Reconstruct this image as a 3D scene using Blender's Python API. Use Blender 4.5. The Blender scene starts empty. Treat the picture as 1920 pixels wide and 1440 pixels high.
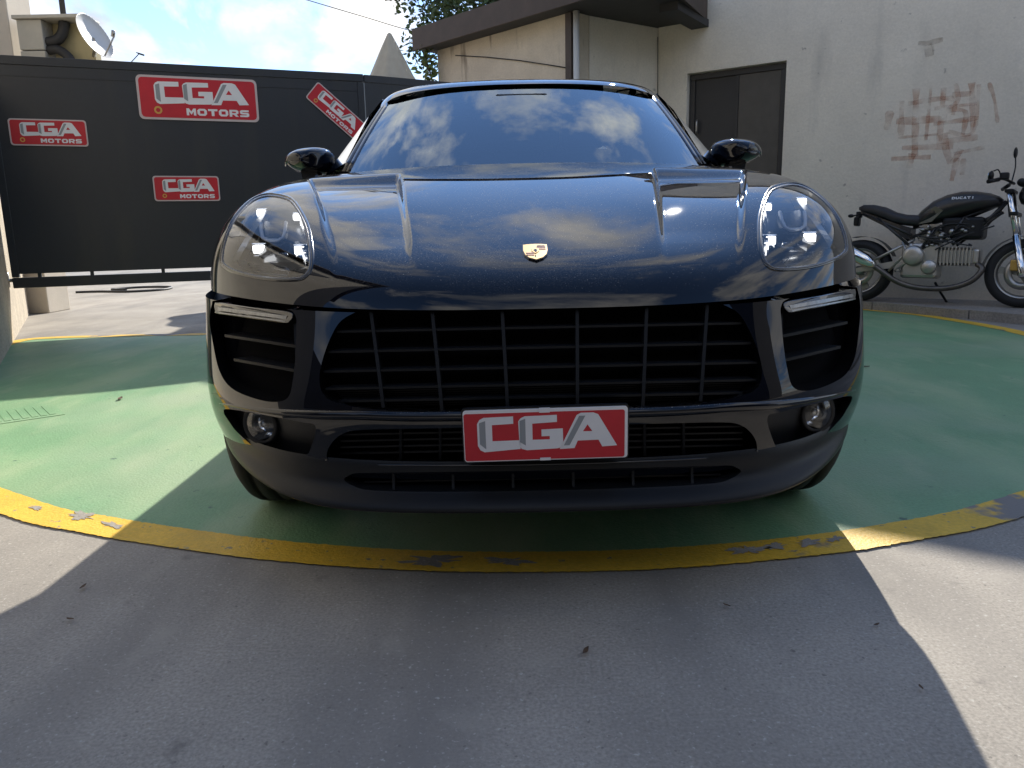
import bpy, bmesh, math, random
import numpy as np
from mathutils import Vector, Matrix
from mathutils.geometry import tessellate_polygon
random.seed(7)
R = math.radians
sc = bpy.context.scene
COL = sc.collection

# ------------------------------------------------------------------ camera
cam_d = bpy.data.cameras.new('camera'); cam = bpy.data.objects.new('camera', cam_d)
COL.objects.link(cam); sc.camera = cam
CAM_H = 0.86; CAM_PITCH = 11.4; CAM_ROLL = 1.2; FPX = 1442.0
cam_d.sensor_width = 36; cam_d.lens = FPX / 1920 * 36; cam_d.clip_start = .02; cam_d.clip_end = 3000
cam.matrix_world = (Matrix.Translation((0, 0, CAM_H)) @ Matrix.Rotation(R(90 - CAM_PITCH), 4, 'X')
                    @ Matrix.Rotation(R(-CAM_ROLL), 4, 'Z'))
# ------------------------------------------------------------------ sun + sky
SUN = Vector((.35, 1.6, 1.0)).normalized()
SUN_EL = math.asin(SUN.z); SUN_AZ = math.atan2(SUN.x, SUN.y)
sun_d = bpy.data.lights.new('sun', 'SUN'); sun = bpy.data.objects.new('sun', sun_d); COL.objects.link(sun)
sun_d.energy = 3.6; sun_d.angle = R(.53); sun_d.color = (1, .93, .82)
sun.rotation_mode = 'QUATERNION'; sun.rotation_quaternion = SUN.to_track_quat('Z', 'Y'); sun.location = SUN * 60
wd = bpy.data.worlds.new('World'); sc.world = wd; wd.use_nodes = True
nt = wd.node_tree; nt.nodes.clear()
def wn(t, **kw):
    n = nt.nodes.new(t)
    for k, v in kw.items(): setattr(n, k, v)
    return n
L = nt.links.new
out = wn('ShaderNodeOutputWorld'); bg = wn('ShaderNodeBackground'); bg.inputs[1].default_value = .14
sky = wn('ShaderNodeTexSky', sky_type='NISHITA', sun_disc=False, sun_elevation=SUN_EL, sun_rotation=SUN_AZ,
         altitude=2500, air_density=1.0, dust_density=0.0, ozone_density=3.0)
tc = wn('ShaderNodeTexCoord'); sp = wn('ShaderNodeSeparateXYZ'); L(tc.outputs['Generated'], sp.inputs[0])
zc = wn('ShaderNodeMath', operation='MAXIMUM'); L(sp.outputs[2], zc.inputs[0]); zc.inputs[1].default_value = 0
za = wn('ShaderNodeMath', operation='ADD'); L(zc.outputs[0], za.inputs[0]); za.inputs[1].default_value = .22
dx = wn('ShaderNodeMath', operation='DIVIDE'); L(sp.outputs[0], dx.inputs[0]); L(za.outputs[0], dx.inputs[1])
dy = wn('ShaderNodeMath', operation='DIVIDE'); L(sp.outputs[1], dy.inputs[0]); L(za.outputs[0], dy.inputs[1])
cb = wn('ShaderNodeCombineXYZ'); L(dx.outputs[0], cb.inputs[0]); L(dy.outputs[0], cb.inputs[1])
mp = wn('ShaderNodeMapping'); mp.inputs['Scale'].default_value = (1.25, .8, 1); mp.inputs['Location'].default_value = (3.1, 1.7, 0)
L(cb.outputs[0], mp.inputs[0])
n1 = wn('ShaderNodeTexNoise'); n1.inputs['Scale'].default_value = 2.1; n1.inputs['Detail'].default_value = 9
n1.inputs['Roughness'].default_value = .6; n1.inputs['Distortion'].default_value = .35; L(mp.outputs[0], n1.inputs['Vector'])
cr = wn('ShaderNodeValToRGB'); cr.color_ramp.elements[0].position = .405; cr.color_ramp.elements[1].position = .535
el = wn('ShaderNodeMath', operation='MULTIPLY_ADD'); L(zc.outputs[0], el.inputs[0]); el.inputs[1].default_value = -.12; L(n1.outputs[0], el.inputs[2]); L(el.outputs[0], cr.inputs[0])
n2 = wn('ShaderNodeTexNoise'); n2.inputs['Scale'].default_value = 3.4; n2.inputs['Detail'].default_value = 6; L(mp.outputs[0], n2.inputs['Vector'])
cc = wn('ShaderNodeValToRGB'); cc.color_ramp.elements[0].position = .35; cc.color_ramp.elements[1].position = .68
cc.color_ramp.elements[0].color = (2.5, 2.7, 3.05, 1); cc.color_ramp.elements[1].color = (5.1, 4.95, 4.75, 1)
L(n2.outputs[0], cc.inputs[0])
mx = wn('ShaderNodeMix', data_type='RGBA'); L(cr.outputs[0], mx.inputs[0]); hs0 = wn('ShaderNodeHueSaturation'); hs0.inputs['Saturation'].default_value = 1.0; L(sky.outputs[0], hs0.inputs['Color']); L(hs0.outputs[0], mx.inputs[6]); L(cc.outputs[0], mx.inputs[7])
L(mx.outputs[2], bg.inputs[0]); L(bg.outputs[0], out.inputs[0])
sc.view_settings.view_transform = 'Standard'; sc.view_settings.look = 'None'
sc.view_settings.exposure = 1.13; sc.view_settings.gamma = 1; sc.view_settings.use_curve_mapping = False
sc.cycles.use_denoising = True; sc.cycles.max_bounces = 10; sc.cycles.transparent_max_bounces = 12
sc.cycles.caustics_reflective = False; sc.cycles.caustics_refractive = False

# ------------------------------------------------------------------ materials
MATS = {}
def mat(name, col, rough=.6, metal=0., coat=0., coat_rough=.03, var=0., vscale=8., bump=0., bscale=60., col2=None,
        spec=.5, emit=None, estr=1., fine=0., fscale=400., stretch=None):
    m = bpy.data.materials.new(name); m.use_nodes = True; t = m.node_tree; b = t.nodes['Principled BSDF']
    b.inputs['Roughness'].default_value = rough; b.inputs['Metallic'].default_value = metal
    b.inputs['Coat Weight'].default_value = coat; b.inputs['Coat Roughness'].default_value = coat_rough
    b.inputs['Specular IOR Level'].default_value = spec
    b.inputs['Base Color'].default_value = (*col, 1)
    N = t.nodes.new; K = t.links.new
    tcn = N('ShaderNodeTexCoord'); vec = tcn.outputs['Object']
    if stretch:
        mpp = N('ShaderNodeMapping'); mpp.inputs['Scale'].default_value = stretch; K(vec, mpp.inputs[0]); vec = mpp.outputs[0]
    cur = None
    if var > 0 or col2:
        n = N('ShaderNodeTexNoise'); n.inputs['Scale'].default_value = vscale; n.inputs['Detail'].default_value = 8; n.inputs['Roughness'].default_value = .62
        K(vec, n.inputs['Vector'])
        r = N('ShaderNodeValToRGB'); r.color_ramp.elements[0].position = .32; r.color_ramp.elements[1].position = .68
        c1 = col2 if col2 else tuple(c * (1 - var) for c in col); c2 = col if col2 else tuple(min(1, c * (1 + var)) for c in col)
        r.color_ramp.elements[0].color = (*c1, 1); r.color_ramp.elements[1].color = (*c2, 1)
        K(n.outputs[0], r.inputs[0]); cur = r.outputs[0]
    if fine > 0:
        n = N('ShaderNodeTexNoise'); n.inputs['Scale'].default_value = fscale; n.inputs['Detail'].default_value = 3; K(tcn.outputs['Object'], n.inputs['Vector'])
        r = N('ShaderNodeMapRange'); r.inputs[1].default_value = .3; r.inputs[2].default_value = .7; r.inputs[3].default_value = 1 - fine; r.inputs[4].default_value = 1 + fine
        K(n.outputs[0], r.inputs[0])
        mm = N('ShaderNodeVectorMath'); mm.operation = 'SCALE'
        if cur is None: mm.inputs[0].default_value = col
        else: K(cur, mm.inputs[0])
        K(r.outputs[0], mm.inputs['Scale']); cur = mm.outputs[0]
    if cur is not None: K(cur, b.inputs['Base Color'])
    if bump > 0:
        n = N('ShaderNodeTexNoise'); n.inputs['Scale'].default_value = bscale; n.inputs['Detail'].default_value = 5; K(vec, n.inputs['Vector'])
        bp = N('ShaderNodeBump'); bp.inputs['Strength'].default_value = bump; bp.inputs['Distance'].default_value = .01
        K(n.outputs[0], bp.inputs['Height']); K(bp.outputs[0], b.inputs['Normal'])
    if emit: b.inputs['Emission Color'].default_value = (*emit, 1); b.inputs['Emission Strength'].default_value = estr
    MATS[name] = m; return m

def noise_mask(t, vec, scale, lo, hi, detail=6):
    n = t.nodes.new('ShaderNodeTexNoise'); n.inputs['Scale'].default_value = scale; n.inputs['Detail'].default_value = detail
    t.links.new(vec, n.inputs['Vector'])
    r = t.nodes.new('ShaderNodeMapRange'); r.inputs[1].default_value = lo; r.inputs[2].default_value = hi
    t.links.new(n.outputs[0], r.inputs[0]); return r.outputs[0]
def mixcol(t, fac, a, b):
    m = t.nodes.new('ShaderNodeMix'); m.data_type = 'RGBA'
    if isinstance(fac, (int, float)): m.inputs[0].default_value = fac
    else: t.links.new(fac, m.inputs[0])
    for s, v in ((6, a), (7, b)):
        if isinstance(v, tuple): m.inputs[s].default_value = (*v, 1)
        else: t.links.new(v, m.inputs[s])
    return m.outputs[2]
def basecol(m): 
    b = m.node_tree.nodes['Principled BSDF']; i = b.inputs['Base Color']
    return i.links[0].from_socket if i.links else tuple(i.default_value)[:3]
def setcol(m, s): m.node_tree.links.new(s, m.node_tree.nodes['Principled BSDF'].inputs['Base Color'])

# concrete yard
concrete = mat('concrete', (.335, .31, .272), .82, var=.15, vscale=1.6, fine=.20, fscale=140, bump=.15, bscale=400, spec=.2)
t = concrete.node_tree; ob = t.nodes['Texture Coordinate'].outputs['Object']
mps = t.nodes.new('ShaderNodeMapping'); mps.inputs['Rotation'].default_value = (0, 0, .6); mps.inputs['Scale'].default_value = (1, .25, 1); t.links.new(ob, mps.inputs[0])
setcol(concrete, mixcol(t, noise_mask(t, mps.outputs[0], 2.6, .46, .70), basecol(concrete), (.23, .215, .195)))
setcol(concrete, mixcol(t, noise_mask(t, ob, 70, .66, .74, 2), basecol(concrete), (.20, .185, .165)))
setcol(concrete, mixcol(t, noise_mask(t, ob, 95, .62, .76, 2), basecol(concrete), (.46, .44, .40)))
setcol(concrete, mixcol(t, noise_mask(t, ob, 5.5, .60, .80, 9), basecol(concrete), (.37, .345, .30)))
setcol(concrete, mixcol(t, noise_mask(t, ob, 7.3, .66, .80, 6), basecol(concrete), (.16, .15, .14)))
# green paint
green = mat('green_paint', (.165, .325, .165), .55, var=.10, vscale=2.2, fine=.10, fscale=120, bump=.25, bscale=120)
t = green.node_tree; ob = t.nodes['Texture Coordinate'].outputs['Object']
mps = t.nodes.new('ShaderNodeMapping'); mps.inputs['Rotation'].default_value = (0, 0, .9); mps.inputs['Scale'].default_value = (1, .3, 1); t.links.new(ob, mps.inputs[0])
setcol(green, mixcol(t, noise_mask(t, mps.outputs[0], 2.3, .45, .85), basecol(green), (.38, .46, .26)))
setcol(green, mixcol(t, noise_mask(t, mps.outputs[0], 9, .55, .9), basecol(green), (.33, .43, .25)))
setcol(green, mixcol(t, noise_mask(t, ob, .9, .5, .8, 8), basecol(green), (.30, .38, .25)))
setcol(green, mixcol(t, noise_mask(t, ob, 18, .70, .76, 3), basecol(green), (.07, .15, .10)))
# yellow paint with chips showing the slab
yellow = mat('yellow_paint', (.72, .45, .04), .6, var=.12, vscale=5, fine=.10, fscale=90, bump=.3, bscale=120)
t = yellow.node_tree; ob = t.nodes['Texture Coordinate'].outputs['Object']
setcol(yellow, mixcol(t, noise_mask(t, ob, 2.1, .60, .625, 7), basecol(yellow), (.20, .185, .17)))
setcol(yellow, mixcol(t, noise_mask(t, ob, 30, .66, .70, 4), basecol(yellow), (.26, .22, .15)))
plaster_a = mat('beige_plaster', (.60, .52, .41), .9, var=.10, vscale=2.5, fine=.06, fscale=60, bump=.35, bscale=40)
t = plaster_a.node_tree; ob = t.nodes['Texture Coordinate'].outputs['Object']
mps = t.nodes.new('ShaderNodeMapping'); mps.inputs['Scale'].default_value = (1.5, 1.5, .3); t.links.new(ob, mps.inputs[0])
setcol(plaster_a, mixcol(t, noise_mask(t, mps.outputs[0], 5, .62, .74), basecol(plaster_a), (.28, .23, .18)))
plaster_c = mat('grey_plaster', (.74, .675, .57), .9, var=.07, vscale=1.6, fine=.05, fscale=50, bump=.3, bscale=30)
t = plaster_c.node_tree; ob = t.nodes['Texture Coordinate'].outputs['Object']
mps = t.nodes.new('ShaderNodeMapping'); mps.inputs['Scale'].default_value = (1.2, 1.2, .25); t.links.new(ob, mps.inputs[0])
setcol(plaster_c, mixcol(t, noise_mask(t, mps.outputs[0], 4, .60, 1.0), basecol(plaster_c), (.46, .43, .38)))
setcol(plaster_c, mixcol(t, noise_mask(t, ob, 11, .70, .76, 4), basecol(plaster_c), (.40, .36, .31)))
block_m = mat('reflection_block_dark', (.035, .034, .033), .9, var=.1)  # near-black finish for the added block that darkens reflections in the car
plaster_l = mat('pale_plaster', (.62, .56, .47), .9, var=.08, vscale=2, bump=.2, bscale=40)
wall_l = mat('rough_render', (.46, .40, .31), .92, var=.15, vscale=4, fine=.25, fscale=60, bump=.6, bscale=70)
pave = mat('pavement_concrete', (.27, .245, .215), .85, var=.15, vscale=2.5, fine=.2, fscale=60, bump=.4, bscale=90)
fascia_m = mat('brown_fascia', (.075, .055, .045), .7, var=.15, vscale=6)
soffit_m = mat('dark_soffit', (.05, .047, .047), .8, var=.1)
gate_m = mat('gate_paint', (.019, .023, .030), .42, var=.12, vscale=1.2, fine=.05, fscale=30, bump=.25, bscale=1.6)
t = gate_m.node_tree; ob = t.nodes['Texture Coordinate'].outputs['Object']
mps = t.nodes.new('ShaderNodeMapping'); mps.inputs['Scale'].default_value = (2.2, 2.2, .35); t.links.new(ob, mps.inputs[0])
setcol(gate_m, mixcol(t, noise_mask(t, mps.outputs[0], 2, .52, .85), basecol(gate_m), (.034, .034, .033)))
sign_red = mat('sign_red', (.50, .012, .025), .45, var=.08, vscale=6)
sign_white = mat('sign_white', (.74, .74, .76), .5, var=.03)
sign_grey = mat('sign_grey', (.27, .29, .31), .5)
sign_edge = mat('sign_edge', (.55, .47, .47), .5, var=.06)
gold = mat('badge_gold', (.60, .36, .09), .35, metal=.45)
badge_red = mat('badge_red', (.30, .03, .04), .3)
black_gloss = mat('gloss_black', (.006, .006, .007), .12, coat=.6)
alu = mat('cast_alloy', (.50, .48, .44), .38, metal=.9, var=.08, vscale=12)
chrome = mat('chrome', (.80, .80, .80), .12, metal=1.)
pipe_m = mat('heat_stained_steel', (.14, .125, .11), .4, metal=.8, var=.2)
steel = mat('dull_steel', (.38, .37, .35), .32, metal=.9, var=.1)
rubber = mat('tyre_rubber', (.016, .016, .017), .75, var=.15, vscale=20)
plastic = mat('black_plastic', (.009, .0095, .011), .42, spec=.3, fine=.1, fscale=500, bump=.12, bscale=900)
lipmat = mat('satin_plastic', (.010, .011, .013), .34, spec=.2, fine=.12, fscale=500, bump=.12, bscale=900)
grillem = mat('grille_plastic', (.008, .0085, .010), .45, spec=.15)
grilleb = mat('grille_bar_plastic', (.008, .009, .011), .5, spec=.18)
void = mat('dark_recess', (.003, .003, .004), .8, spec=.05)
interior = mat('cabin_trim', (.018, .018, .02), .8)
seatm = mat('cabin_leather', (.03, .028, .027), .55)
ledm = mat('led_lamp', (.9, .9, .9), .3, emit=(1, 1, 1), estr=2.2)
drl = mat('clear_lamp_bar', (.26, .26, .25), .2, metal=.4, var=.25, vscale=60)
bucket = mat('lamp_bucket', (.10, .105, .115), .25, metal=.5)
rim_m = mat('lens_edge', (.12, .123, .13), .25, metal=.5)
leafm = mat('leaf_green', (.045, .075, .02), .55, var=.45, vscale=1.6)
leafl = mat('leaf_light', (.10, .14, .035), .55, var=.3, vscale=3)
bark = mat('bark', (.09, .07, .05), .9, var=.25, vscale=10)
dryleaf = mat('dry_leaf_brown', (.10, .06, .035), .8, var=.3, vscale=40)
canvas = mat('canvas', (.40, .36, .28), .85, var=.06)
white_enamel = mat('white_enamel', (.62, .62, .60), .4)
ac_m = mat('aged_cream_metal', (.44, .42, .36), .55, var=.06)
ac_in = mat('yellowed_insulation', (.42, .36, .20), .8, var=.15, vscale=3)
rubber_hose = mat('hose_black', (.02, .02, .021), .6)
door_m = mat('dark_door', (.022, .022, .024), .5, var=.06)
door_p = mat('brown_door_panel', (.085, .074, .062), .6, var=.1)
scrawl_m = mat('faded_red_paint', (.32, .20, .15), .9, var=.1)
rust_m = mat('rust', (.24, .15, .08), .9, var=.3, vscale=20)
bike_black = mat('satin_black_paint', (.014, .014, .016), .34, coat=.25, coat_rough=.2)
bike_grey = mat('khaki_tank_panel', (.13, .12, .085), .45)
seat_m = mat('seat_vinyl', (.022, .022, .026), .5, bump=.1, bscale=200)
lens_grey = mat('grey_print', (.4, .4, .4), .5)

def flakes(m, tscale=1.0, amount=.05):
    """settled dust on a panel: pale specks, thickest on faces that look up"""
    t = m.node_tree; b = t.nodes['Principled BSDF']; ob = t.nodes['Texture Coordinate'].outputs['Object']
    g = t.nodes.new('ShaderNodeNewGeometry'); s = t.nodes.new('ShaderNodeSeparateXYZ'); t.links.new(g.outputs['Normal'], s.inputs[0])
    up = t.nodes.new('ShaderNodeMapRange'); up.inputs[1].default_value = .55; up.inputs[2].default_value = .95; t.links.new(s.outputs[2], up.inputs[0])
    n = noise_mask(t, ob, 260, .45, .8, 3); big = noise_mask(t, ob, 6, .3, .8, 4)
    a = t.nodes.new('ShaderNodeMath'); a.operation = 'MULTIPLY'; t.links.new(up.outputs[0], a.inputs[0]); t.links.new(n, a.inputs[1])
    a2 = t.nodes.new('ShaderNodeMath'); a2.operation = 'MULTIPLY'; t.links.new(a.outputs[0], a2.inputs[0]); t.links.new(big, a2.inputs[1])
    a3 = t.nodes.new('ShaderNodeMath'); a3.operation = 'MULTIPLY'; t.links.new(a2.outputs[0], a3.inputs[0]); a3.inputs[1].default_value = amount
    sp_ = noise_mask(t, ob, 300, .69, .74, 2)
    a4 = t.nodes.new('ShaderNodeMath'); a4.operation = 'MULTIPLY'; t.links.new(sp_, a4.inputs[0]); t.links.new(up.outputs[0], a4.inputs[1])
    a5 = t.nodes.new('ShaderNodeMath'); a5.operation = 'MULTIPLY'; t.links.new(a4.outputs[0], a5.inputs[0]); a5.inputs[1].default_value = amount * 3
    a6 = t.nodes.new('ShaderNodeMath'); a6.operation = 'ADD'; a6.use_clamp = True; t.links.new(a3.outputs[0], a6.inputs[0]); t.links.new(a5.outputs[0], a6.inputs[1])
    d = t.nodes.new('ShaderNodeBsdfDiffuse'); d.inputs[0].default_value = (.5, .47, .42, 1)
    mxs = t.nodes.new('ShaderNodeMixShader'); t.links.new(a6.outputs[0], mxs.inputs[0]); t.links.new(b.outputs[0], mxs.inputs[1]); t.links.new(d.outputs[0], mxs.inputs[2])
    t.links.new(mxs.outputs[0], t.nodes['Material Output'].inputs[0])
paint = mat('midnight_blue_paint', (.0022, .0032, .007), .45, metal=0., coat=1., coat_rough=.012, spec=.0); paint.node_tree.nodes['Principled BSDF'].inputs['Specular Tint'].default_value = (.55, .75, 1, 1); paint.node_tree.nodes['Principled BSDF'].inputs['Coat IOR'].default_value = 1.5; flakes(paint, amount=.32)

def glassmat(name, tint, refl_rough=.0, ior=1.5, base=0., rtint=(1, 1, 1)):
    m = bpy.data.materials.new(name); m.use_nodes = True; t = m.node_tree; t.nodes.clear()
    o = t.nodes.new('ShaderNodeOutputMaterial'); tr = t.nodes.new('ShaderNodeBsdfTransparent'); tr.inputs[0].default_value = (*tint, 1)
    gl = t.nodes.new('ShaderNodeBsdfGlossy'); gl.inputs['Roughness'].default_value = refl_rough
    fr = t.nodes.new('ShaderNodeFresnel'); fr.inputs[0].default_value = ior
    ad = t.nodes.new('ShaderNodeMath'); ad.operation = 'ADD'; ad.use_clamp = True; ad.inputs[1].default_value = base; t.links.new(fr.outputs[0], ad.inputs[0]); gl.inputs[0].default_value = (*rtint, 1)
    mm = t.nodes.new('ShaderNodeMixShader'); t.links.new(ad.outputs[0], mm.inputs[0]); t.links.new(tr.outputs[0], mm.inputs[1]); t.links.new(gl.outputs[0], mm.inputs[2])
    t.links.new(mm.outputs[0], o.inputs[0]); MATS[name] = m; return m
windglass = glassmat('windscreen_glass', (.62, .68, .68), .02, 2.4, .11, (.90, .97, 1.0))
sideglass = glassmat('tinted_glass', (.10, .11, .12), .01, 1.8)
lensglass = glassmat('lamp_lens', (.92, .94, .96), .003, 1.6)

# ------------------------------------------------------------------ mesh helpers
def link(name, me, m, parent=None):
    o = bpy.data.objects.new(name, me); COL.objects.link(o)
    if m is not None: me.materials.append(m)
    if parent is not None: o.parent = parent
    return o
def pym(name, V, F, m, parent=None, smooth=False, recalc=True):
    me = bpy.data.meshes.new(name); me.from_pydata([tuple(map(float, v)) for v in V], [], [tuple(int(i) for i in f) for f in F])
    if recalc:
        bm = bmesh.new(); bm.from_mesh(me); bmesh.ops.recalc_face_normals(bm, faces=bm.faces); bm.to_mesh(me); bm.free()
    if smooth: me.polygons.foreach_set('use_smooth', [True] * len(me.polygons))
    me.update(); return link(name, me, m, parent)
class MB:
    """collects simple shapes into one mesh"""
    def __init__(s): s.V = []; s.F = []; s.S = []; s.M = Matrix()
    def add(s, V, F, smooth=False):
        k = len(s.V); s.V += [s.M @ Vector(v) for v in V]; s.F += [tuple(i + k for i in f) for f in F]; s.S += [smooth] * len(F); return s
    def box(s, x0, x1, y0, y1, z0, z1, bev=0.):
        if bev <= 0:
            V = [(x, y, z) for x in (x0, x1) for y in (y0, y1) for z in (z0, z1)]
            return s.add(V, [(0, 1, 3, 2), (4, 6, 7, 5), (0, 4, 5, 1), (2, 3, 7, 6), (0, 2, 6, 4), (1, 5, 7, 3)])
        bm = bmesh.new(); bmesh.ops.create_cube(bm, size=1)
        for v in bm.verts: v.co = Vector(((x0 + x1) / 2 + v.co.x * (x1 - x0), (y0 + y1) / 2 + v.co.y * (y1 - y0), (z0 + z1) / 2 + v.co.z * (z1 - z0)))
        bmesh.ops.bevel(bm, geom=bm.edges[:], offset=bev, segments=2, affect='EDGES', profile=.5)
        bm.verts.index_update(); V = [v.co[:] for v in bm.verts]; F = [tuple(v.index for v in f.verts) for f in bm.faces]; bm.free()
        return s.add(V, F)
    def tube(s, pts, r, n=10, caps=True, radii=None):
        pts = [Vector(p) for p in pts]; V = []; F = []; up = Vector((0, 0, 1)); prev = None
        for i, p in enumerate(pts):
            d = (pts[min(i + 1, len(pts) - 1)] - pts[max(i - 1, 0)]).normalized()
            if prev is None: a = d.cross(up if abs(d.z) < .95 else Vector((1, 0, 0))).normalized()
            else: a = (prev - d * prev.dot(d)).normalized()
            prev = a; b = d.cross(a); rr = radii[i] if radii else r
            for k in range(n):
                th = 2 * math.pi * k / n; V.append(p + a * (rr * math.cos(th)) + b * (rr * math.sin(th)))
        for i in range(len(pts) - 1):
            for k in range(n):
                F.append((i * n + k, i * n + (k + 1) % n, (i + 1) * n + (k + 1) % n, (i + 1) * n + k))
        s.add(V, F, True)
        if caps:
            k0 = len(s.V) - len(V); m = (len(pts) - 1) * n
            s.F += [tuple(k0 + i for i in range(n))[::-1], tuple(k0 + m + i for i in range(n))]; s.S += [False, False]
        return s
    def lathe(s, prof, n=40, axis='X', c=(0, 0, 0), closed=False):
        """prof: (along-axis, radius)"""
        V = []; F = []; c = Vector(c)
        for a, r in prof:
            for k in range(n):
                th = 2 * math.pi * k / n; u, w = r * math.cos(th), r * math.sin(th)
                V.append(c + Vector({'X': (a, u, w), 'Y': (u, a, w), 'Z': (u, w, a)}[axis]))
        m = len(prof)
        for i in range(m if closed else m - 1):
            j = (i + 1) % m
            for k in range(n): F.append((i * n + k, i * n + (k + 1) % n, j * n + (k + 1) % n, j * n + k))
        s.add(V, F, True)
        return s
    def ell(s, c, r, n=20, m=12, p=1.0, rot=None):
        V = []; F = []
        sg = lambda v: math.copysign(abs(v) ** p, v)
        for i in range(m + 1):
            ph = -math.pi / 2 + math.pi * i / m
            for k in range(n):
                th = 2 * math.pi * k / n
                q = Vector((r[0] * sg(math.cos(ph)) * sg(math.cos(th)), r[1] * sg(math.cos(ph)) * sg(math.sin(th)), r[2] * sg(math.sin(ph))))
                if rot: q = rot @ q
                V.append(Vector(c) + q)
        for i in range(m):
            for k in range(n): F.append((i * n + k, i * n + (k + 1) % n, (i + 1) * n + (k + 1) % n, (i + 1) * n + k))
        return s.add(V, F, True)
    def prism(s, poly, fn, d0, d1, holes=()):
        """extrude a 2-D polygon (with holes): fn(x, y, d) -> 3-D"""
        loops = [list(poly)] + [list(h) for h in holes]
        tri = tessellate_polygon([[Vector((p[0], p[1], 0)) for p in lp] for lp in loops])
        flat = [p for lp in loops for p in lp]; n = len(flat)
        V = [fn(p[0], p[1], d0) for p in flat] + [fn(p[0], p[1], d1) for p in flat]
        F = [tuple(tr) for tr in tri] + [tuple(i + n for i in tr)[::-1] for tr in tri]
        k = 0
        for lp in loops:
            m = len(lp)
            for i in range(m):
                j = (i + 1) % m; F.append((k + i, k + j, k + j + n, k + i + n))
            k += m
        return s.add(V, F)
    def loft(s, secs, closed=True, caps=True, smooth=True):
        n = len(secs[0]); V = [p for sec in secs for p in sec]; F = []
        for i in range(len(secs) - 1):
            for k in range(n if closed else n - 1): F.append((i * n + k, i * n + (k + 1) % n, (i + 1) * n + (k + 1) % n, (i + 1) * n + k))
        k0 = len(s.V); s.add(V, F, smooth)
        if caps and closed:
            m = (len(secs) - 1) * n
            s.F += [tuple(k0 + i for i in range(n))[::-1], tuple(k0 + m + i for i in range(n))]; s.S += [False, False]
        return s
    def build(s, name, m, parent=None, recalc=True, bevel=0):
        me = bpy.data.meshes.new(name); me.from_pydata([v[:] for v in s.V], [], s.F)
        me.polygons.foreach_set('use_smooth', s.S)
        if recalc:
            bm = bmesh.new(); bm.from_mesh(me); bmesh.ops.recalc_face_normals(bm, faces=bm.faces); bm.to_mesh(me); bm.free()
        me.update(); return link(name, me, m, parent)
def tag(o, label, cat, group=None, kind=None):
    if label: o['label'] = label
    if cat: o['category'] = cat
    if group: o['group'] = group
    if kind: o['kind'] = kind
    return o
def empty(name, loc=(0, 0, 0), rz=0.):
    o = bpy.data.objects.new(name, None); COL.objects.link(o); o.location = loc; o.rotation_euler = (0, 0, rz); o.empty_display_size = .1
    return o
def crom(pts, n=10, closed=False):
    pts = [np.array(p, float) for p in pts]; out_ = []; m = len(pts)
    for i in range(m if closed else m - 1):
        g = lambda k: pts[k % m] if closed else pts[min(max(k, 0), m - 1)]
        p0, p1, p2, p3 = g(i - 1), g(i), g(i + 1), g(i + 2)
        for k in range(n):
            u = k / n; out_.append(.5 * (2 * p1 + (p2 - p0) * u + (2 * p0 - 5 * p1 + 4 * p2 - p3) * u * u + (3 * p1 - p0 - 3 * p2 + p3) * u ** 3))
    if not closed: out_.append(pts[-1])
    return [tuple(p) for p in out_]
def rrect(x0, x1, y0, y1, r, n=5):
    o_ = []
    for cx, cy, a in ((x1 - r, y1 - r, 0), (x0 + r, y1 - r, 90), (x0 + r, y0 + r, 180), (x1 - r, y0 + r, 270)):
        for k in range(n + 1):
            th = R(a + 90 * k / n); o_.append((cx + r * math.cos(th), cy + r * math.sin(th)))
    return o_
# ================================================================== SETTING
def struct(o): o['kind'] = 'structure'; return o
g = struct(pym('ground', [(-400, -400, 0), (400, -400, 0), (400, 400, 0), (-400, 400, 0)], [(0, 1, 2, 3)], concrete, recalc=False))
# green turning circle with its yellow edge line
edge = crom([(-4.25, 6.70), (-4.15, 5.9), (-3.85, 4.9), (-3.3, 3.9), (-2.55, 3.0), (-1.65, 2.335), (-1.29, 2.155), (-1.0, 2.04), (-.67, 1.93), (-.3, 1.85),
             (.05, 1.82), (.38, 1.825), (.74, 1.875), (1.07, 1.96), (1.5, 2.13), (2.3, 2.62), (3.1, 3.45), (3.7, 4.6), (3.95, 5.8), (3.91, 6.7), (3.72, 7.4),
             (3.1, 8.05), (1.6, 8.3), (.2, 7.9), (-1.2, 7.1), (-2.6, 6.84), (-3.5, 6.84)], 40, closed=True)
rw = random.Random(3)
def offset_loop(pts, d):
    o_ = []; n = len(pts)
    for i in range(n):
        a, b = Vector(pts[i - 1]), Vector(pts[(i + 1) % n]); t_ = (b - a).normalized(); o_.append((pts[i][0] - t_.y * d, pts[i][1] + t_.x * d))
    return o_
inner = offset_loop(edge, .125); over = offset_loop(edge, .11)
n = len(edge)
jg = lambda: rw.gauss(0, .0013)
V = [(x + jg(), y + jg(), .0052) for x, y in edge] + [(x + jg(), y + jg(), .0052) for x, y in inner]
struct(pym('yellow_line', V, [(i, (i + 1) % n, (i + 1) % n + n, i + n) for i in range(n)], yellow, recalc=False))
yl = bpy.data.objects['yellow_line']
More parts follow.
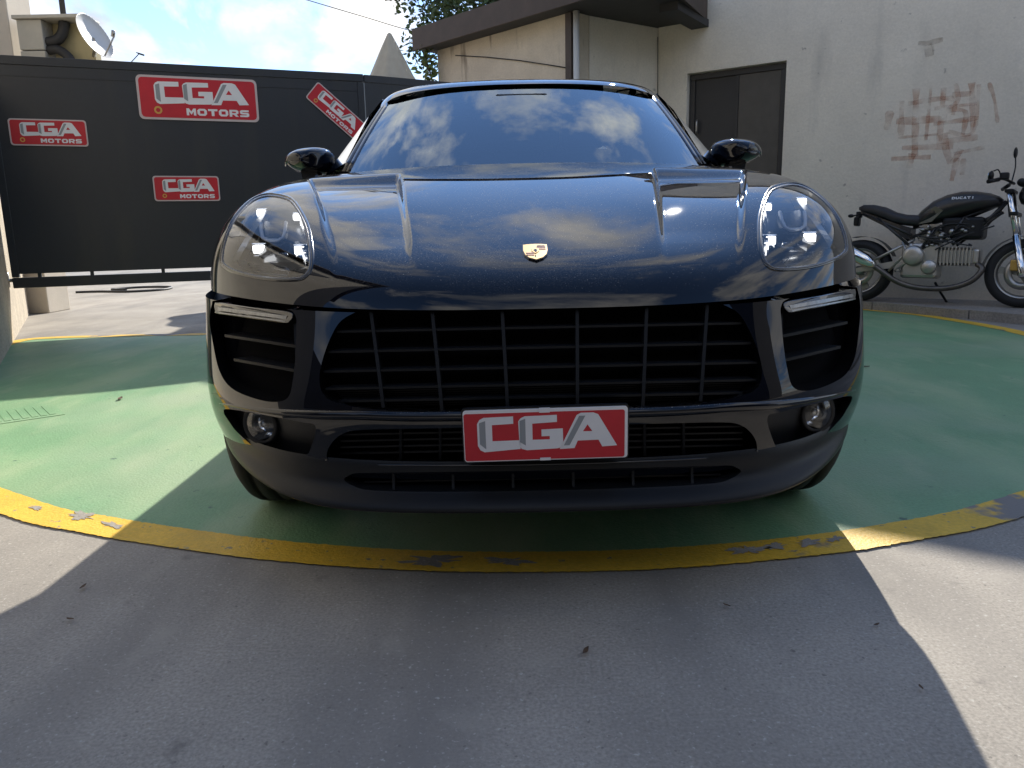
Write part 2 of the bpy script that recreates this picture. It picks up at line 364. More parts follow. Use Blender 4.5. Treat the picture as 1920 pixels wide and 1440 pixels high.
for (x, y, a, b, th) in ((-1.36, 2.29, .075, .028, -.5), (-1.22, 2.205, .05, .02, -.45), (-.22, 1.90, .10, .035, -.1), (-.02, 1.885, .07, .028, 0), (.62, 1.925, .055, .034, .15), (.70, 1.945, .045, .02, .2), (.80, 1.965, .05, .022, .25), (.88, 1.985, .03, .02, .25), (-1.55, 2.37, .05, .012, -.6)):
    P_ = []; ph = [rw.uniform(0, 6.3) for _ in range(5)]
    for k in range(72):
        an = 2 * math.pi * k / 72; f = max(.22, .72 + .26 * math.sin(2 * an + ph[0]) + .2 * math.sin(5 * an + ph[1]) + .14 * math.sin(9 * an + ph[2]) + .1 * math.sin(17 * an + ph[3]) + rw.uniform(-.07, .07)); u_, v_ = a * f * math.cos(an), b * f * math.sin(an); P_.append((x + u_ * math.cos(th) - v_ * math.sin(th), y + u_ * math.sin(th) + v_ * math.cos(th), 0.0068))
    wp = pym('worn_patch', P_, tessellate_polygon([[Vector(v_) for v_ in P_]]), concrete, yl, recalc=False)
tri = tessellate_polygon([[Vector((x, y, 0)) for x, y in over]])
go = struct(pym('green_paint_circle', [(x, y, .0026) for x, y in over], tri, green))
if go.data.polygons[0].normal.z < 0: go.data.flip_normals()
# raised pavement strip along the right wall, with kerb stones
C0 = Vector((1.78, 9.52)); CD = Vector((4.65 - 1.78, 7.58 - 9.52)).normalized(); CN = Vector((CD.y, -CD.x))  # CN looks into the yard
def cp(s, off=0.): p = C0 + CD * s + CN * off; return (p.x, p.y)
kerb = [(3.10, 8.5), (3.34, 8.02), (3.56, 7.56), (3.79, 7.12), (4.01, 6.7), (4.22, 6.27), (4.43, 5.8), (4.66, 5.30), (4.90, 4.75), (5.13, 4.2)]
ins = [(x + .14, y + .055) for x, y in kerb]
poly = ins + [cp(8.2), cp(1.9)]
pv = empty('pavement'); struct(pv)
MB().prism(poly, lambda x, y, d: (x, y, d), 0, .076).build('pavement_slab', pave, pv)
for i in range(len(kerb) - 1):
    a, b, c, d = [Vector(p) for p in (kerb[i], kerb[i + 1], ins[i + 1], ins[i])]; e = (b - a).normalized() * .005; j = random.uniform(-.006, .006)
    q = [a + e, b - e, c - e - Vector((.006, 0)), d + e - Vector((.006, 0))]
    MB().prism([(p.x + j, p.y) for p in q], lambda x, y, z: (x, y, z), 0, .083 + j * .4).build('kerb_stone', pave, pv)

# ---------------- building on the right: wing, recess and long side wall
bld = empty('garage_building', (C0.x, C0.y, 0))
tag(bld, 'low grey and beige plastered building with brown flat roof behind the motorcycle', 'building')
def bpart(mb, name, m):
    o = mb.build(name, m); o.parent = bld; o.matrix_parent_inverse = Matrix.Translation((-C0.x, -C0.y, 0)); return o
P2 = Vector((-.86, 10.42)); P1 = Vector((.73, 8.75)); AD = (P1 - P2).normalized(); AN = Vector((AD.y, -AD.x))
if AN.dot(Vector((-1, -1))) < 0: AN = -AN
def slab(p, q, thick, z0, z1, back):
    p, q = Vector(p), Vector(q); b = back * thick
    return MB().prism([tuple(p), tuple(q), tuple(q + b), tuple(p + b)], lambda x, y, d: (x, y, d), z0, z1)
bpart(slab(P2, P1, .25, 0, 3.1, -AN), 'wing_wall', plaster_a)
BD = (C0 - P1).normalized(); BN = Vector((BD.y, -BD.x))
bpart(slab(P1 - AN * .26 + BD * .0, C0 - CN * .02, .2, 0, 3.1, -BN), 'recess_wall', plaster_c)
back = -CN
bpart(slab(cp(0), cp(.36), .3, 0, 4.27, back), 'side_wall', plaster_c)
bpart(slab(cp(.36), cp(1.47), .3, 2.56, 4.27, back), 'side_wall', plaster_c)
bpart(slab(cp(1.47), cp(8.4), .3, 0, 4.27, back), 'side_wall', plaster_c)
cap = slab(cp(-.05, .06), cp(8.4, .06), .45, 4.273, 4.35, back); bpart(cap, 'wall_coping', fascia_m)
# flat roof over wing and recess
A2 = P2 + AN * .24 - AD * .16; A1 = P1 + AN * .24 + AD * 1.25; rk = Vector(cp(.56, .02))
rpoly = [tuple(A2), tuple(A1), tuple(rk), tuple(Vector(cp(-.3, -.3))), tuple(P2 - AN * 2.2 - AD * .16)]
rf = bpart(MB().prism(rpoly, lambda x, y, d: (x, y, d), 3.104, 3.30), 'roof', soffit_m)
fz = .19
fo = MB()
fo.prism([tuple(A2 + AN * .002), tuple(A1 + AN * .002), tuple(A1 + AN * .03), tuple(A2 + AN * .03)], lambda x, y, d: (x, y, d), 3.09, 3.34)
o = fo.build('fascia', fascia_m); o.parent = rf
fo = MB(); bm_d = (rk - A1).normalized()
fo.prism([tuple(A1), tuple(A1 + AD * .03), tuple(rk + AD * .03), tuple(rk)], lambda x, y, d: (x, y, d), 3.09, 3.34)
o = fo.build('fascia', fascia_m); o.parent = rf
q = Vector(cp(.40, .004)); bpart(MB().prism([tuple(q), tuple(q + CD * .2), tuple(q + CD * .2 + CN * .9), tuple(q + CN * .9)], lambda x, y, d: (x, y, d), 3.02, 3.10), 'eaves_beam', soffit_m)
pp = P1 + AN * .012; bpart(slab(pp - AD * .075, pp + AD * .008, .07, 0, 3.088, AN * .5), 'corner_post', fascia_m)
dp = P1 + AN * .02 + AD * .06; bpart(MB().tube([(dp.x, dp.y, .05), (dp.x, dp.y, 3.09)], .033, 14), 'downpipe', white_enamel)
# double door
dr = bpart(slab(cp(.365, -.10), cp(1.465, -.10), .05, .08, 2.55, back), 'door', door_m)
def dsub(mb, name, m):
    o = mb.build(name, m); o.parent = dr; return o
dsub(slab(cp(.37, -.075), cp(.43, -.075), .024, .08, 2.49, back), 'door_frame', door_m)
dsub(slab(cp(1.40, -.075), cp(1.46, -.075), .024, .08, 2.49, back), 'door_frame', door_m)
dsub(slab(cp(.37, -.07), cp(1.46, -.07), .029, 2.493, 2.55, back), 'door_frame', door_m)
dsub(slab(cp(.94, -.085), cp(1.395, -.085), .014, .12, 2.488, back), 'door_leaf', door_p)
dsub(slab(cp(.905, -.078), cp(.936, -.078), .02, .12, 2.488, back), 'meeting_stile', door_m)
hx = cp(.47, -.05); dsub(MB().tube([(*hx, 1.9), (*cp(.47, -.04), 1.93), (*cp(.47, -.04), 2.02), (*hx, 2.05)], .012, 8), 'handle', steel)
# faded scrawl and a rust stain, flat paint on the wall
def ribbon(mb, pts, w, off):
    n_ = len(pts); V = []; F = []
    for i, (s, z) in enumerate(pts):
        a = Vector(pts[max(i - 1, 0)]); b = Vector(pts[min(i + 1, n_ - 1)]); d = (b - a).normalized(); k = w * random.uniform(.55, 1.1) / 2
        for sg in (1, -1):
            x, y = cp(s - d.y * k * sg, off); V.append((x, y, z + d.x * k * sg))
    for i in range(n_ - 1): F.append((2 * i, 2 * i + 1, 2 * i + 3, 2 * i + 2))
    mb.add(V, F)
m = bpy.data.materials.new('faded_scrawl'); m.use_nodes = True; t = m.node_tree; b = t.nodes['Principled BSDF']
b.inputs['Base Color'].default_value = (.56, .28, .17, 1); b.inputs['Roughness'].default_value = .9
tcn = t.nodes.new('ShaderNodeTexCoord'); tcn.name = 'Texture Coordinate'
fac = noise_mask(t, tcn.outputs['Object'], 9, .32, 1.15, 7); tr = t.nodes.new('ShaderNodeBsdfTransparent'); ms = t.nodes.new('ShaderNodeMixShader')
t.links.new(fac, ms.inputs[0]); t.links.new(tr.outputs[0], ms.inputs[1]); t.links.new(b.outputs[0], ms.inputs[2]); t.links.new(ms.outputs[0], t.nodes['Material Output'].inputs[0])
rs = random.Random(5); mb = MB()
strokes = [[(2.55, 2.02), (2.56, 1.68)], [(2.53, 1.84), (2.95, 1.82)], [(2.54, 1.69), (2.9, 1.68)], [(2.68, 2.12), (2.70, 1.50)], [(2.80, 2.18), (2.81, 1.62)], [(2.90, 2.1), (2.92, 1.55)],
           [(2.62, 1.98), (2.98, 1.99), (3.0, 1.86)], [(3.02, 2.16), (3.05, 1.98), (2.98, 1.90), (3.12, 1.88), (3.10, 1.66)], [(3.14, 2.15), (3.18, 1.70)], [(3.22, 2.1), (3.20, 1.68), (3.0, 1.72)],
           [(2.86, 1.77), (3.22, 1.79)], [(2.9, 1.60), (3.25, 1.62)], [(2.6, 1.56), (3.05, 1.57)], [(2.5, 1.46), (2.85, 1.48)], [(2.95, 1.70), (3.02, 1.40), (3.12, 1.55)], [(3.05, 1.5), (3.3, 1.52)], [(2.7, 1.5), (2.68, 1.38)],
           [(3.28, 2.1), (3.34, 1.95), (3.40, 1.75)], [(2.46, 1.95), (2.42, 1.75)], [(3.08, 1.44), (3.05, 1.24)], [(3.14, 1.42), (3.12, 1.28)], [(3.0, 2.05), (3.14, 2.02)], [(2.84, 1.92), (3.2, 1.93)]]
for st in strokes:
    jit = [(s + .06 + rs.uniform(-.015, .015), z + rs.uniform(-.02, .02)) for s, z in st]
    ribbon(mb, crom(jit, 5), rs.uniform(.03, .085), .003 + rs.uniform(0, .0012))
bpart(mb, 'scrawl', m)
m2 = m.copy(); m2.name = 'rust_stain'; m2.node_tree.nodes['Principled BSDF'].inputs['Base Color'].default_value = (.25, .15, .07, 1)
mb = MB(); ribbon(mb, [(2.72, 2.555), (2.80, 2.54), (2.86, 2.55), (2.93, 2.56)], .05, .003); ribbon(mb, [(2.80, 2.53), (2.82, 2.47), (2.83, 2.42)], .07, .0045); ribbon(mb, [(2.84, 2.53), (2.85, 2.49), (2.86, 2.46)], .03, .0052)
bpart(mb, 'rust_stain', m2)
bpart(MB().tube([(*cp(.0, .02), 3.0), (*cp(.02, .03), 2.2)], .004, 5), 'wall_cable', rubber_hose)
cab = [P2 + (P1 - P2) * f + AN * .012 for f in (.16, .4, .65, .85, .98)]
bpart(MB().tube([(p.x, p.y, z) for p, z in zip(cab, (2.98, 2.87, 2.74, 2.62, 2.54))], .006, 5), 'wall_cable', rubber_hose)

# ---------------- unseen block added behind the viewer to darken the car's reflections
bb = empty('reflection_block', (-.5, -7.5, 0)); tag(bb, 'unseen dark block added behind the viewer to darken reflections in the car', 'building')
MB().box(-9, 9, -4, 0, 0, 6.5).build('wall', block_m, bb)
for i in range(4): MB().box(-7.6 + i * 4.1, -4.7 + i * 4.1, .002, .05, .1, 3.4).build('block_panel', door_m, bb)
MB().box(-9.3, 9.3, -4.3, .5, 6.503, 6.75).build('roof', soffit_m, bb)
MB().box(-12.5, -9.004, -4, 6.5, 0, 5.2).build('wall', block_m, bb); MB().box(9.004, 13, -4, 6.0, 0, 6.0).build('wall', block_m, bb)
# ---------------- rendered boundary wall on the left
WD = Vector((-.4855, .874)); W0 = Vector((-3.53, 5.23)) - WD * .75; WN = Vector((-WD.y, WD.x)) * 1.0
wl = slab(W0, W0 + WD * 12, .25, 0, 2.15, WN).build('boundary_wall', wall_l); tag(wl, 'rough beige boundary wall running back along the left edge', 'wall')
# ---------------- steel gate
G0 = Vector((-4.25, 7.0)); GM = Vector((-1.42, 8.12)); GE = Vector((-.45, 8.71)); GD = (GM - G0).normalized(); GN = Vector((GD.y, -GD.x))
gate = empty('gate', (G0.x, G0.y, 0)); tag(gate, 'tall dark grey sheet steel gate hung with red dealer signs', 'gate')
gang = math.atan2(GD.y, GD.x); gate.rotation_euler.z = gang   # local x runs along the gate, local -y looks into the yard
ZT = 2.4
def gpart(mb, name, m=gate_m): return mb.build(name, m, gate)
LG = (GM - G0).length
gpart(MB().box(-.14, LG - .01, 0, .035, .555, 2.325), 'sheet_panel')
gpart(MB().box(-.20, LG, -.008, .05, 2.328, ZT, .004), 'top_rail')
gpart(MB().box(-.20, -.142, -.008, .05, .525, 2.326, .004), 'stile')
gpart(MB().box(LG - .06, LG + .0, -.010, -.002, .56, 2.322), 'stile')
gpart(MB().box(-.20, LG, -.008, .05, .43, .522, .004), 'bottom_bar')
for s in (.0, .42, 1.02, 1.62, 2.22, 2.8): gpart(MB().box(s, s + .03, .005, .03, .521, .556), 'spacer_lug')
gpart(MB().box(-.14, LG - .02, -.0045, -.002, 2.235, 2.24), 'sheet_fold')
d2 = (GE - GM); a2 = math.atan2(d2.y, d2.x) - gang; sub = Matrix.Translation((LG + .012, 0, 0)) @ Matrix.Rotation(a2, 4, 'Z')
for (x0, x1, y0, y1, z0, z1, nm) in ((0, 1.5, 0, .035, .555, 2.325, 'sheet_panel'), (0, 1.5, -.008, .05, 2.328, ZT - .005, 'top_rail'), (0, 1.5, -.008, .05, .43, .522, 'bottom_bar')):
    q_ = MB(); q_.M = sub; q_.box(x0, x1, y0, y1, z0, z1); gpart(q_, nm)
gpart(MB().tube([(-.36, .02, .50), (-.20, .02, .50)], .016, 8).tube([(-.25, .02, .44), (-.25, .02, .57)], .024, 10), 'hinge', steel)
gpart(MB().tube([(-.36, .02, 1.9), (-.20, .02, 1.9)], .016, 8).tube([(-.25, .02, 1.84), (-.25, .02, 1.97)], .024, 10), 'hinge', steel)

# ---------------- lettering
CGA_C = [(.085, .74), (.10, .82), (.125, .86), (.305, .87), (.305, .73), (.175, .715), (.175, .40), (.345, .405), (.345, .235), (.125, .19), (.10, .23), (.085, .32)]
CGA_CS = [(.098, .35), (.135, .25), (.135, .80), (.098, .76)]
CGA_G = [(.335, .77), (.35, .83), (.375, .865), (.57, .875), (.57, .74), (.42, .72), (.42, .405), (.525, .405), (.525, .47), (.475, .47), (.475, .60), (.605, .61), (.607, .25), (.57, .225), (.385, .205), (.352, .235), (.34, .30)]
CGA_GS = [(.343, .37), (.378, .30), (.378, .82), (.343, .78)]
CGA_A = [(.715, .90), (.79, .90), (.82, .865), (.935, .25), (.845, .235), (.822, .37), (.695, .365), (.675, .22), (.585, .21), (.69, .86)]
CGA_AH = [(.755, .675), (.785, .54), (.727, .54)]
CGA_AS = [(.705, .845), (.742, .845), (.645, .28), (.61, .28)]
def glyph(ch):
    w = .30
    if ch == 'M': return [[(0, 0), (0, 1), (.28, 1), (.5, .55), (.72, 1), (1, 1), (1, 0), (.74, 0), (.74, .55), (.5, .1), (.26, .55), (.26, 0)]], []
    if ch in 'OD':
        r_ = .2; a = [(r_, 0), (1 - r_, 0), (1, r_ + .05), (1, .95 - r_), (1 - r_, 1), (r_, 1), (0, .95 - r_), (0, r_ + .05)] if ch == 'O' else [(0, 0), (.75, 0), (1, .25), (1, .75), (.75, 1), (0, 1)]
        return [a], [[(.28, .28), (.72, .28), (.72, .72), (.28, .72)]]
    if ch == 'T': return [[(.35, 0), (.65, 0), (.65, .72), (1, .72), (1, 1), (0, 1), (0, .72), (.35, .72)]], []
    if ch == 'I': return [[(.34, 0), (.66, 0), (.66, 1), (.34, 1)]], []
    if ch == 'R': return [[(0, 0), (.28, 0), (.28, .3), (.45, .3), (.68, 0), (1, 0), (.76, .34), (.98, .5), (.98, .85), (.8, 1), (0, 1)]], [[(.28, .54), (.7, .54), (.7, .75), (.28, .75)]]
    if ch == 'S': return [[(0, 0), (.82, 0), (1, .15), (1, .48), (.85, .62), (.28, .64), (.28, .74), (.97, .74), (.97, 1), (.17, 1), (0, .86), (0, .55), (.15, .40), (.72, .37), (.72, .26), (0, .26)]], []
    if ch == 'U': return [[(0, 1), (0, .2), (.2, 0), (.8, 0), (1, .2), (1, 1), (.72, 1), (.72, .27), (.28, .27), (.28, 1)]], []
    if ch == 'C': return [[(1, 0), (.2, 0), (0, .2), (0, .8), (.2, 1), (1, 1), (1, .73), (.28, .73), (.28, .27), (1, .27)]], []
    if ch == 'A': return [[(0, 0), (.36, 1), (.64, 1), (1, 0), (.7, 0), (.62, .22), (.38, .22), (.3, 0)]], [[(.45, .42), (.55, .42), (.5, .66)]]
def word(text, x0, x1, y0, y1, gap=.14):
    n_ = len(text); cw = (x1 - x0) / (n_ + gap * (n_ - 1)); res = []
    for i, ch in enumerate(text):
        ox = x0 + i * cw * (1 + gap); P_, Hh = glyph(ch)
        f = lambda q: (ox + q[0] * cw, y0 + q[1] * (y1 - y0)); res.append(([f(q) for q in P_[0]], [[f(q) for q in h] for h in Hh]))
    return res
def sign(name, label, s0, s1, z0, z1, rot=0., torn=False, motors=True):
    w, h = s1 - s0, z1 - z0; root = empty(name)
    root.matrix_world = gate_mw @ Matrix.Translation(((s0 + s1) / 2, -.0085, (z0 + z1) / 2)) @ Matrix.Rotation(R(rot), 4, 'Y')
    tag(root, label, 'sign', 'dealer signs on the gate')
    fn = lambda x, y, d: (x * w - w / 2, -d, y * h - h / 2)
    k = lambda poly: poly
    ax = .045 * h / w * 3; rr = .09
    def rr2(m_): return [(.5 + (x) / w, .5 + y / h) for x, y in rrect(-w / 2 + m_, w / 2 - m_, -h / 2 + m_, h / 2 - m_, .11 * h if m_ == 0 else .09 * h)]
    outer = rr2(0); innr = rr2(.032 * h * 1.6)
    if torn: outer = [p for p in outer if not (p[0] > .85 and p[1] < .3)]
    MB().prism(outer, fn, -.001, .004).build('border', sign_edge, root)
    if torn: innr = innr[:-12] + [(.70, .06), (.72, .075), (.80, .07), (.83, .10), (.90, .09), (.96, .13), (.985, .16)] if False else innr
    MB().prism(innr, fn, .0042, .0055).build('red_face', sign_red, root)
    T = (lambda q: (.06 + q[0] * .92, .36 + (q[1] - .2) * .76)) if motors else (lambda q: q)
    def put(poly, holes, nm, m_, d0, d1): MB().prism([T(q) for q in poly], fn, d0, d1, [[T(q) for q in hh] for hh in holes]).build(nm, m_, root)
    put(CGA_C, [], 'letter', sign_white, .0057, .0072); put(CGA_G, [], 'letter', sign_white, .0057, .0072); put(CGA_A, [CGA_AH], 'letter', sign_white, .0057, .0072)
    for sh in (CGA_CS, CGA_GS, CGA_AS): put(sh, [], 'letter_shade', sign_grey, .0074, .0079)
    if motors:
        for P_, Hh in word('MOTORS', .385, .915, .115, .275): MB().prism(P_, fn, .0057, .0068, Hh).build('letter', sign_white, root)
        q_ = [(.155 + .033 * math.cos(a), .215 + .033 * w / h * math.sin(a)) for a in np.linspace(0, 2 * math.pi, 18, endpoint=False)]
        MB().prism(q_, fn, .0057, .0066).build('round_emblem', gold, root)
        q_ = [(.155 + .018 * math.cos(a), .215 + .018 * w / h * math.sin(a)) for a in np.linspace(0, 2 * math.pi, 14, endpoint=False)]
        MB().prism(q_, fn, .0068, .0072).build('round_emblem', sign_red, root)
    return root
bpy.context.view_layer.update()
gate_mw = Matrix.Translation((G0.x, G0.y, 0)) @ Matrix.Rotation(gang, 4, 'Z')
sign('dealer_sign', 'small red dealer sign nearest the left wall', -.06, .54, 1.66, 1.885)
sign('dealer_sign', 'largest red dealer sign near the top of the gate', .98, 2.02, 1.91, 2.295)
sign('dealer_sign', 'small red dealer sign low on the gate below the largest one', 1.03, 1.605, 1.18, 1.41, torn=False)
sign('dealer_sign', 'red dealer sign hung at a steep tilt beside the windscreen pillar', 2.46, 3.05, 1.94, 2.14, rot=41)

# ---------------- things beyond the gate
hs = MB().box(-9.5, -5.42, 9.05, 9.5, 0, 6.2, .01).build('house', plaster_l); tag(hs, 'pale sunlit plaster house corner at the top left edge', 'building')
hq = W0 + WN * .36
h3 = empty('side_house', (hq.x, hq.y, 0)); tag(h3, 'beige house beyond the boundary wall, mirrored in the left headlight', 'building')
def hpart(mb, nm, m_): o = mb.build(nm, m_); o.parent = h3; o.matrix_parent_inverse = Matrix.Translation((-hq.x, -hq.y, 0)); return o
hpart(slab(hq - WD * 3.2, hq + WD * 4.6, 3.0, 0, 4.7, WN), 'wall', plaster_l)
hpart(slab(hq - WD * 3.4 - WN * .3, hq + WD * 4.7 - WN * .3, 3.6, 4.703, 4.85, WN), 'roof', fascia_m)
for s0 in (-2.4, -.2, 2.0): hpart(slab(hq + WD * s0 - WN * .03, hq + WD * (s0 + 1.1) - WN * .03, .028, 2.6, 3.9, WN), 'window', door_m)
ac = empty('air_conditioner', (-4.95, 9.2, 2.2)); tag(ac, 'cream air conditioning box with black ducts above the gate', 'air conditioner')
def ap(mb, nm, m_): return mb.build(nm, m_, ac)
ap(MB().box(-.36, -.09, -.2, .12, .2, .68, .008).box(-.36, -.09, -.2, .12, .69, 1.0, .008), 'casing', ac_m)
ap(MB().box(-.085, .36, .0, .12, .2, 1.0), 'insulated_panel', ac_in)
ap(MB().box(-.385, .38, -.24, .14, 1.002, 1.04, .006), 'top_cover', ac_m)
ap(MB().tube(crom([(-.12, -.12, .78), (.0, -.11, .80), (.07, -.09, .88), (.10, -.08, 1.0)], 6), .055, 10), 'duct', rubber_hose)
ap(MB().tube(crom([(-.10, -.12, .70), (.02, -.12, .70), (.13, -.11, .60), (.16, -.1, .40), (.14, -.1, .2)], 6), .05, 10), 'duct', rubber_hose)
ap(MB().box(-.55, .36, -.16, -.12, .15, .198).box(-.55, .36, .04, .08, .15, .198), 'support_frame', ac_m)
fp = MB().tube([(-4.92, 9.25, 3.24), (-4.92, 9.25, 4.3)], .03, 10).build('flue_pipe', soffit_m); tag(fp, 'dark vertical pipe rising behind the air conditioning box', 'pipe')
ds = empty('satellite_dish', (-4.30, 8.62, 2.92)); tag(ds, 'white satellite dish tilted skyward above the gate', 'satellite dish')
dn = Vector((.80, -.14, .34)).normalized(); q_ = MB(); q_.M = dn.to_track_quat('Z', 'Y').to_matrix().to_4x4()
q_.lathe([(-.03, .001), (-.026, .08), (-.008, .17), (.018, .235), (.024, .238), (.010, .225), (-.014, .165), (-.032, .08), (-.037, .001)], 40, 'Z'); q_.build('reflector', white_enamel, ds)
MB().tube([(-.02, .02, -.02), (-.06, .16, -.05), (-.22, .40, -.10)], .02, 8).build('mounting_arm', steel, ds)
q_ = MB(); q_.M = dn.to_track_quat('Z', 'Y').to_matrix().to_4x4(); q_.tube([(0, -.22, .02), (0, -.10, .22)], .008, 6).tube([(0, -.10, .20), (0, -.05, .24)], .02, 8); q_.build('receiver_arm', steel, ds)
ae = empty('aerial', (-4.02, 9.0, 2.80)); tag(ae, 'tiny dark television aerial poking above the gate', 'aerial')
MB().tube([(-.09, 0, -.06), (.0, 0, .02)], .005, 5).tube([(0, 0, .03), (.06, 0, .01)], .010, 6).tube([(.0, -.04, .03), (.0, .04, .03)], .006, 5).build('boom', soffit_m, ae)
MB().tube([(-.09, 0, -.06), (-.12, .1, -.2), (-.55, .2, -.22)], .010, 6).build('mast', steel, ae)
tent = empty('pagoda_tent', (-1.68, 12, 0)); tag(tent, 'beige peaked canvas tent top behind the gate', 'tent')
secs = []
for z, r_ in ((2.3, 1.15), (2.6, .72), (2.85, .46), (3.1, .31), (3.3, .215), (3.5, .12), (3.62, .06), (3.68, .03), (3.7, .004)):
    secs.append([(r_ * (1.0 + .05 * math.cos(8 * th)) * math.cos(th), r_ * (1.0 + .05 * math.cos(8 * th)) * math.sin(th), z) for th in np.linspace(0, 2 * math.pi, 48, endpoint=False)])
MB().loft(secs).build('canopy', canvas, tent)
for sx in (-1, 1):
    for sy in (-1, 1): MB().tube([(sx * .72, sy * .72, 0), (sx * .72, sy * .72, 2.38)], .03, 8).build('pole', steel, tent)
cb_ = MB().tube(crom([(-3.0, 12.2, 4.25), (-2.1, 12.2, 3.98), (-1.2, 12.3, 3.74), (.3, 12.6, 3.5)], 8), .006, 5).build('overhead_cable', rubber_hose); tag(cb_, 'thin overhead cable crossing the cloudy sky', 'cable')
# tree behind the wing
rt = random.Random(11)
def leaf_cloud(name, centers, nper, size, m_, parent, spread):
    V = []; F = []
    for c, rad in centers:
        for _ in range(nper):
            d = Vector((rt.gauss(0, 1), rt.gauss(0, 1), rt.gauss(0, 1))).normalized() * rad * rt.random() ** .45
            p = Vector(c) + d; s = size * rt.uniform(.6, 1.3); a = Vector((rt.gauss(0, 1), rt.gauss(0, 1), rt.gauss(0, .6))).normalized(); b = a.cross(Vector((rt.gauss(0, 1), rt.gauss(0, 1), rt.gauss(0, 1)))).normalized()
            k = len(V); V += [p - a * s, p + b * s * .45 - a * s * .1, p + a * s, p - b * s * .45 - a * s * .1]; F += [(k, k + 1, k + 2), (k, k + 2, k + 3)]
    return pym(name, V, F, m_, parent, recalc=False)
tree = empty('tree', (.55, 13.0, 0)); tag(tree, 'dark leafy tree rising behind the brown roof', 'tree')
mbt = MB(); mbt.tube(crom([(0, 0, 0), (.05, .05, 1.5), (-.1, 0, 2.8), (-.05, .1, 3.8), (.1, .1, 4.6)], 5), .1, 10, radii=[.16 - .12 * i / 20 for i in range(21)])
cl = []
for i in range(26):
    th = rt.uniform(0, 2 * math.pi); rr = rt.uniform(.5, 2.0); z = rt.uniform(3.3, 4.7); e = (rr * math.cos(th), rr * math.sin(th) * .8, z)
    mbt.tube([(-.05, .05, max(2.6, z - rt.uniform(.7, 1.4))), (e[0] * .5, e[1] * .5, z - .25), e], .03, 6, radii=[.05, .03, .012]); cl.append((e, rt.uniform(.35, .62)))
mbt.build('trunk', bark, tree)
for (x, z) in ((-1.75, 3.65), (-1.6, 4.2), (-1.2, 3.9), (-.8, 4.1), (-.35, 4.2), (.1, 4.3), (-1.35, 4.5), (-.9, 4.6), (-.3, 4.7), (-1.95, 4.45), (.5, 4.35), (.9, 4.4), (.3, 4.6), (.7, 4.7), (-.6, 4.3)): cl.append(((x, rt.uniform(-.4, .3), z), .42))
leaf_cloud('crown', cl, 260, .055, leafm, tree, 1); leaf_cloud('crown', cl[::2], 60, .055, leafl, tree, 1)
vine = empty('hanging_vine', (-.95, 10.38, 0)); tag(vine, 'leafy vine hanging down beside the end of the beige wall', 'plant')
MB().tube(crom([(.0, 0, 3.3), (-.05, -.05, 3.0), (.02, -.04, 2.7), (-.02, -.05, 2.3), (.0, 0, 0)], 5), .012, 6).build('stem', bark, vine)
leaf_cloud('leaves', [((-.02, -.05, 3.1), .14), ((-.05, -.06, 2.95), .12), ((.0, -.05, 2.8), .1), ((.0, -.05, 2.65), .1), ((-.02, -.05, 2.5), .1)], 46, .042, leafl, vine, 1)
hz = MB().tube(crom([(-6.9, 12.3, .015), (-6.55, 12.35, .015), (-6.0, 12.2, .015), (-5.6, 12.5, .015), (-5.75, 13.1, .015), (-6.3, 13.2, .015), (-6.55, 12.75, .02), (-6.2, 12.5, .03)], 8), .02, 8).build('hose', rubber_hose)
tag(hz, 'loop of black hose lying on the ground beyond the gate', 'hose')
# drain cover in the green paint
dc = empty('drain_cover', (-2.56, 3.66, 0)); dc.rotation_euler.z = math.atan2(.14, .16) * .95; tag(dc, 'slotted drain cover painted green at the left edge', 'drain cover')
MB().box(-.32, .30, -.17, .17, .003, .0048).build('frame', green, dc)
for i in range(15): MB().box(-.29 + i * .038, -.29 + i * .038 + .026, -.13, .13, .0050, .0066).build('slat', green, dc)
# litter on the ground
for (x, y, s, lb) in ((-1.02, 1.62, .016, 'curled dry leaf on the shaded slab near the bottom left'), (-1.08, 1.785, .02, 'dry leaf lying across the left edge of the car shadow'), (.14, 1.44, .022, 'thin twig curl on the shaded slab in front of the number plate'),
                      (2.1, 4.53, .06, 'pinkish brown dry leaf on green paint beside the right front wing'), (.775, 1.52, .014, 'dry leaf just inside the right edge of the car shadow'), (.75, 1.29, .012, 'small dark leaf near the bottom of the right shadow edge'),
                      (-2.11, 4.05, .05, 'clump of dry leaves on the green paint left of the car'), (.48, 1.62, .014, 'small curled leaf on the slab right of the number plate')):
    V = []; F = []; a0 = rt.uniform(0, 6); s *= .62
    for i in range(7):
        u = i / 6 - .5; wv = math.cos(u * math.pi) * .42 + .04
        for sg in (-1, 0, 1):
            p = Matrix.Rotation(a0, 3, 'Z') @ Vector((u * 2 * s, sg * wv * s + .5 * s * math.sin(u * 2.2), .0075 + (.12 * abs(sg) * s) + .12 * s * (u * 2) ** 2)); V.append((x + p.x, y + p.y, p.z))
    for i in range(6):
        for j in range(2): F.append((i * 3 + j, i * 3 + j + 1, i * 3 + j + 4, i * 3 + j + 3))
    tag(pym('dry_leaf', V, F, dryleaf, smooth=True), lb, 'leaf', 'dry leaves on the ground')
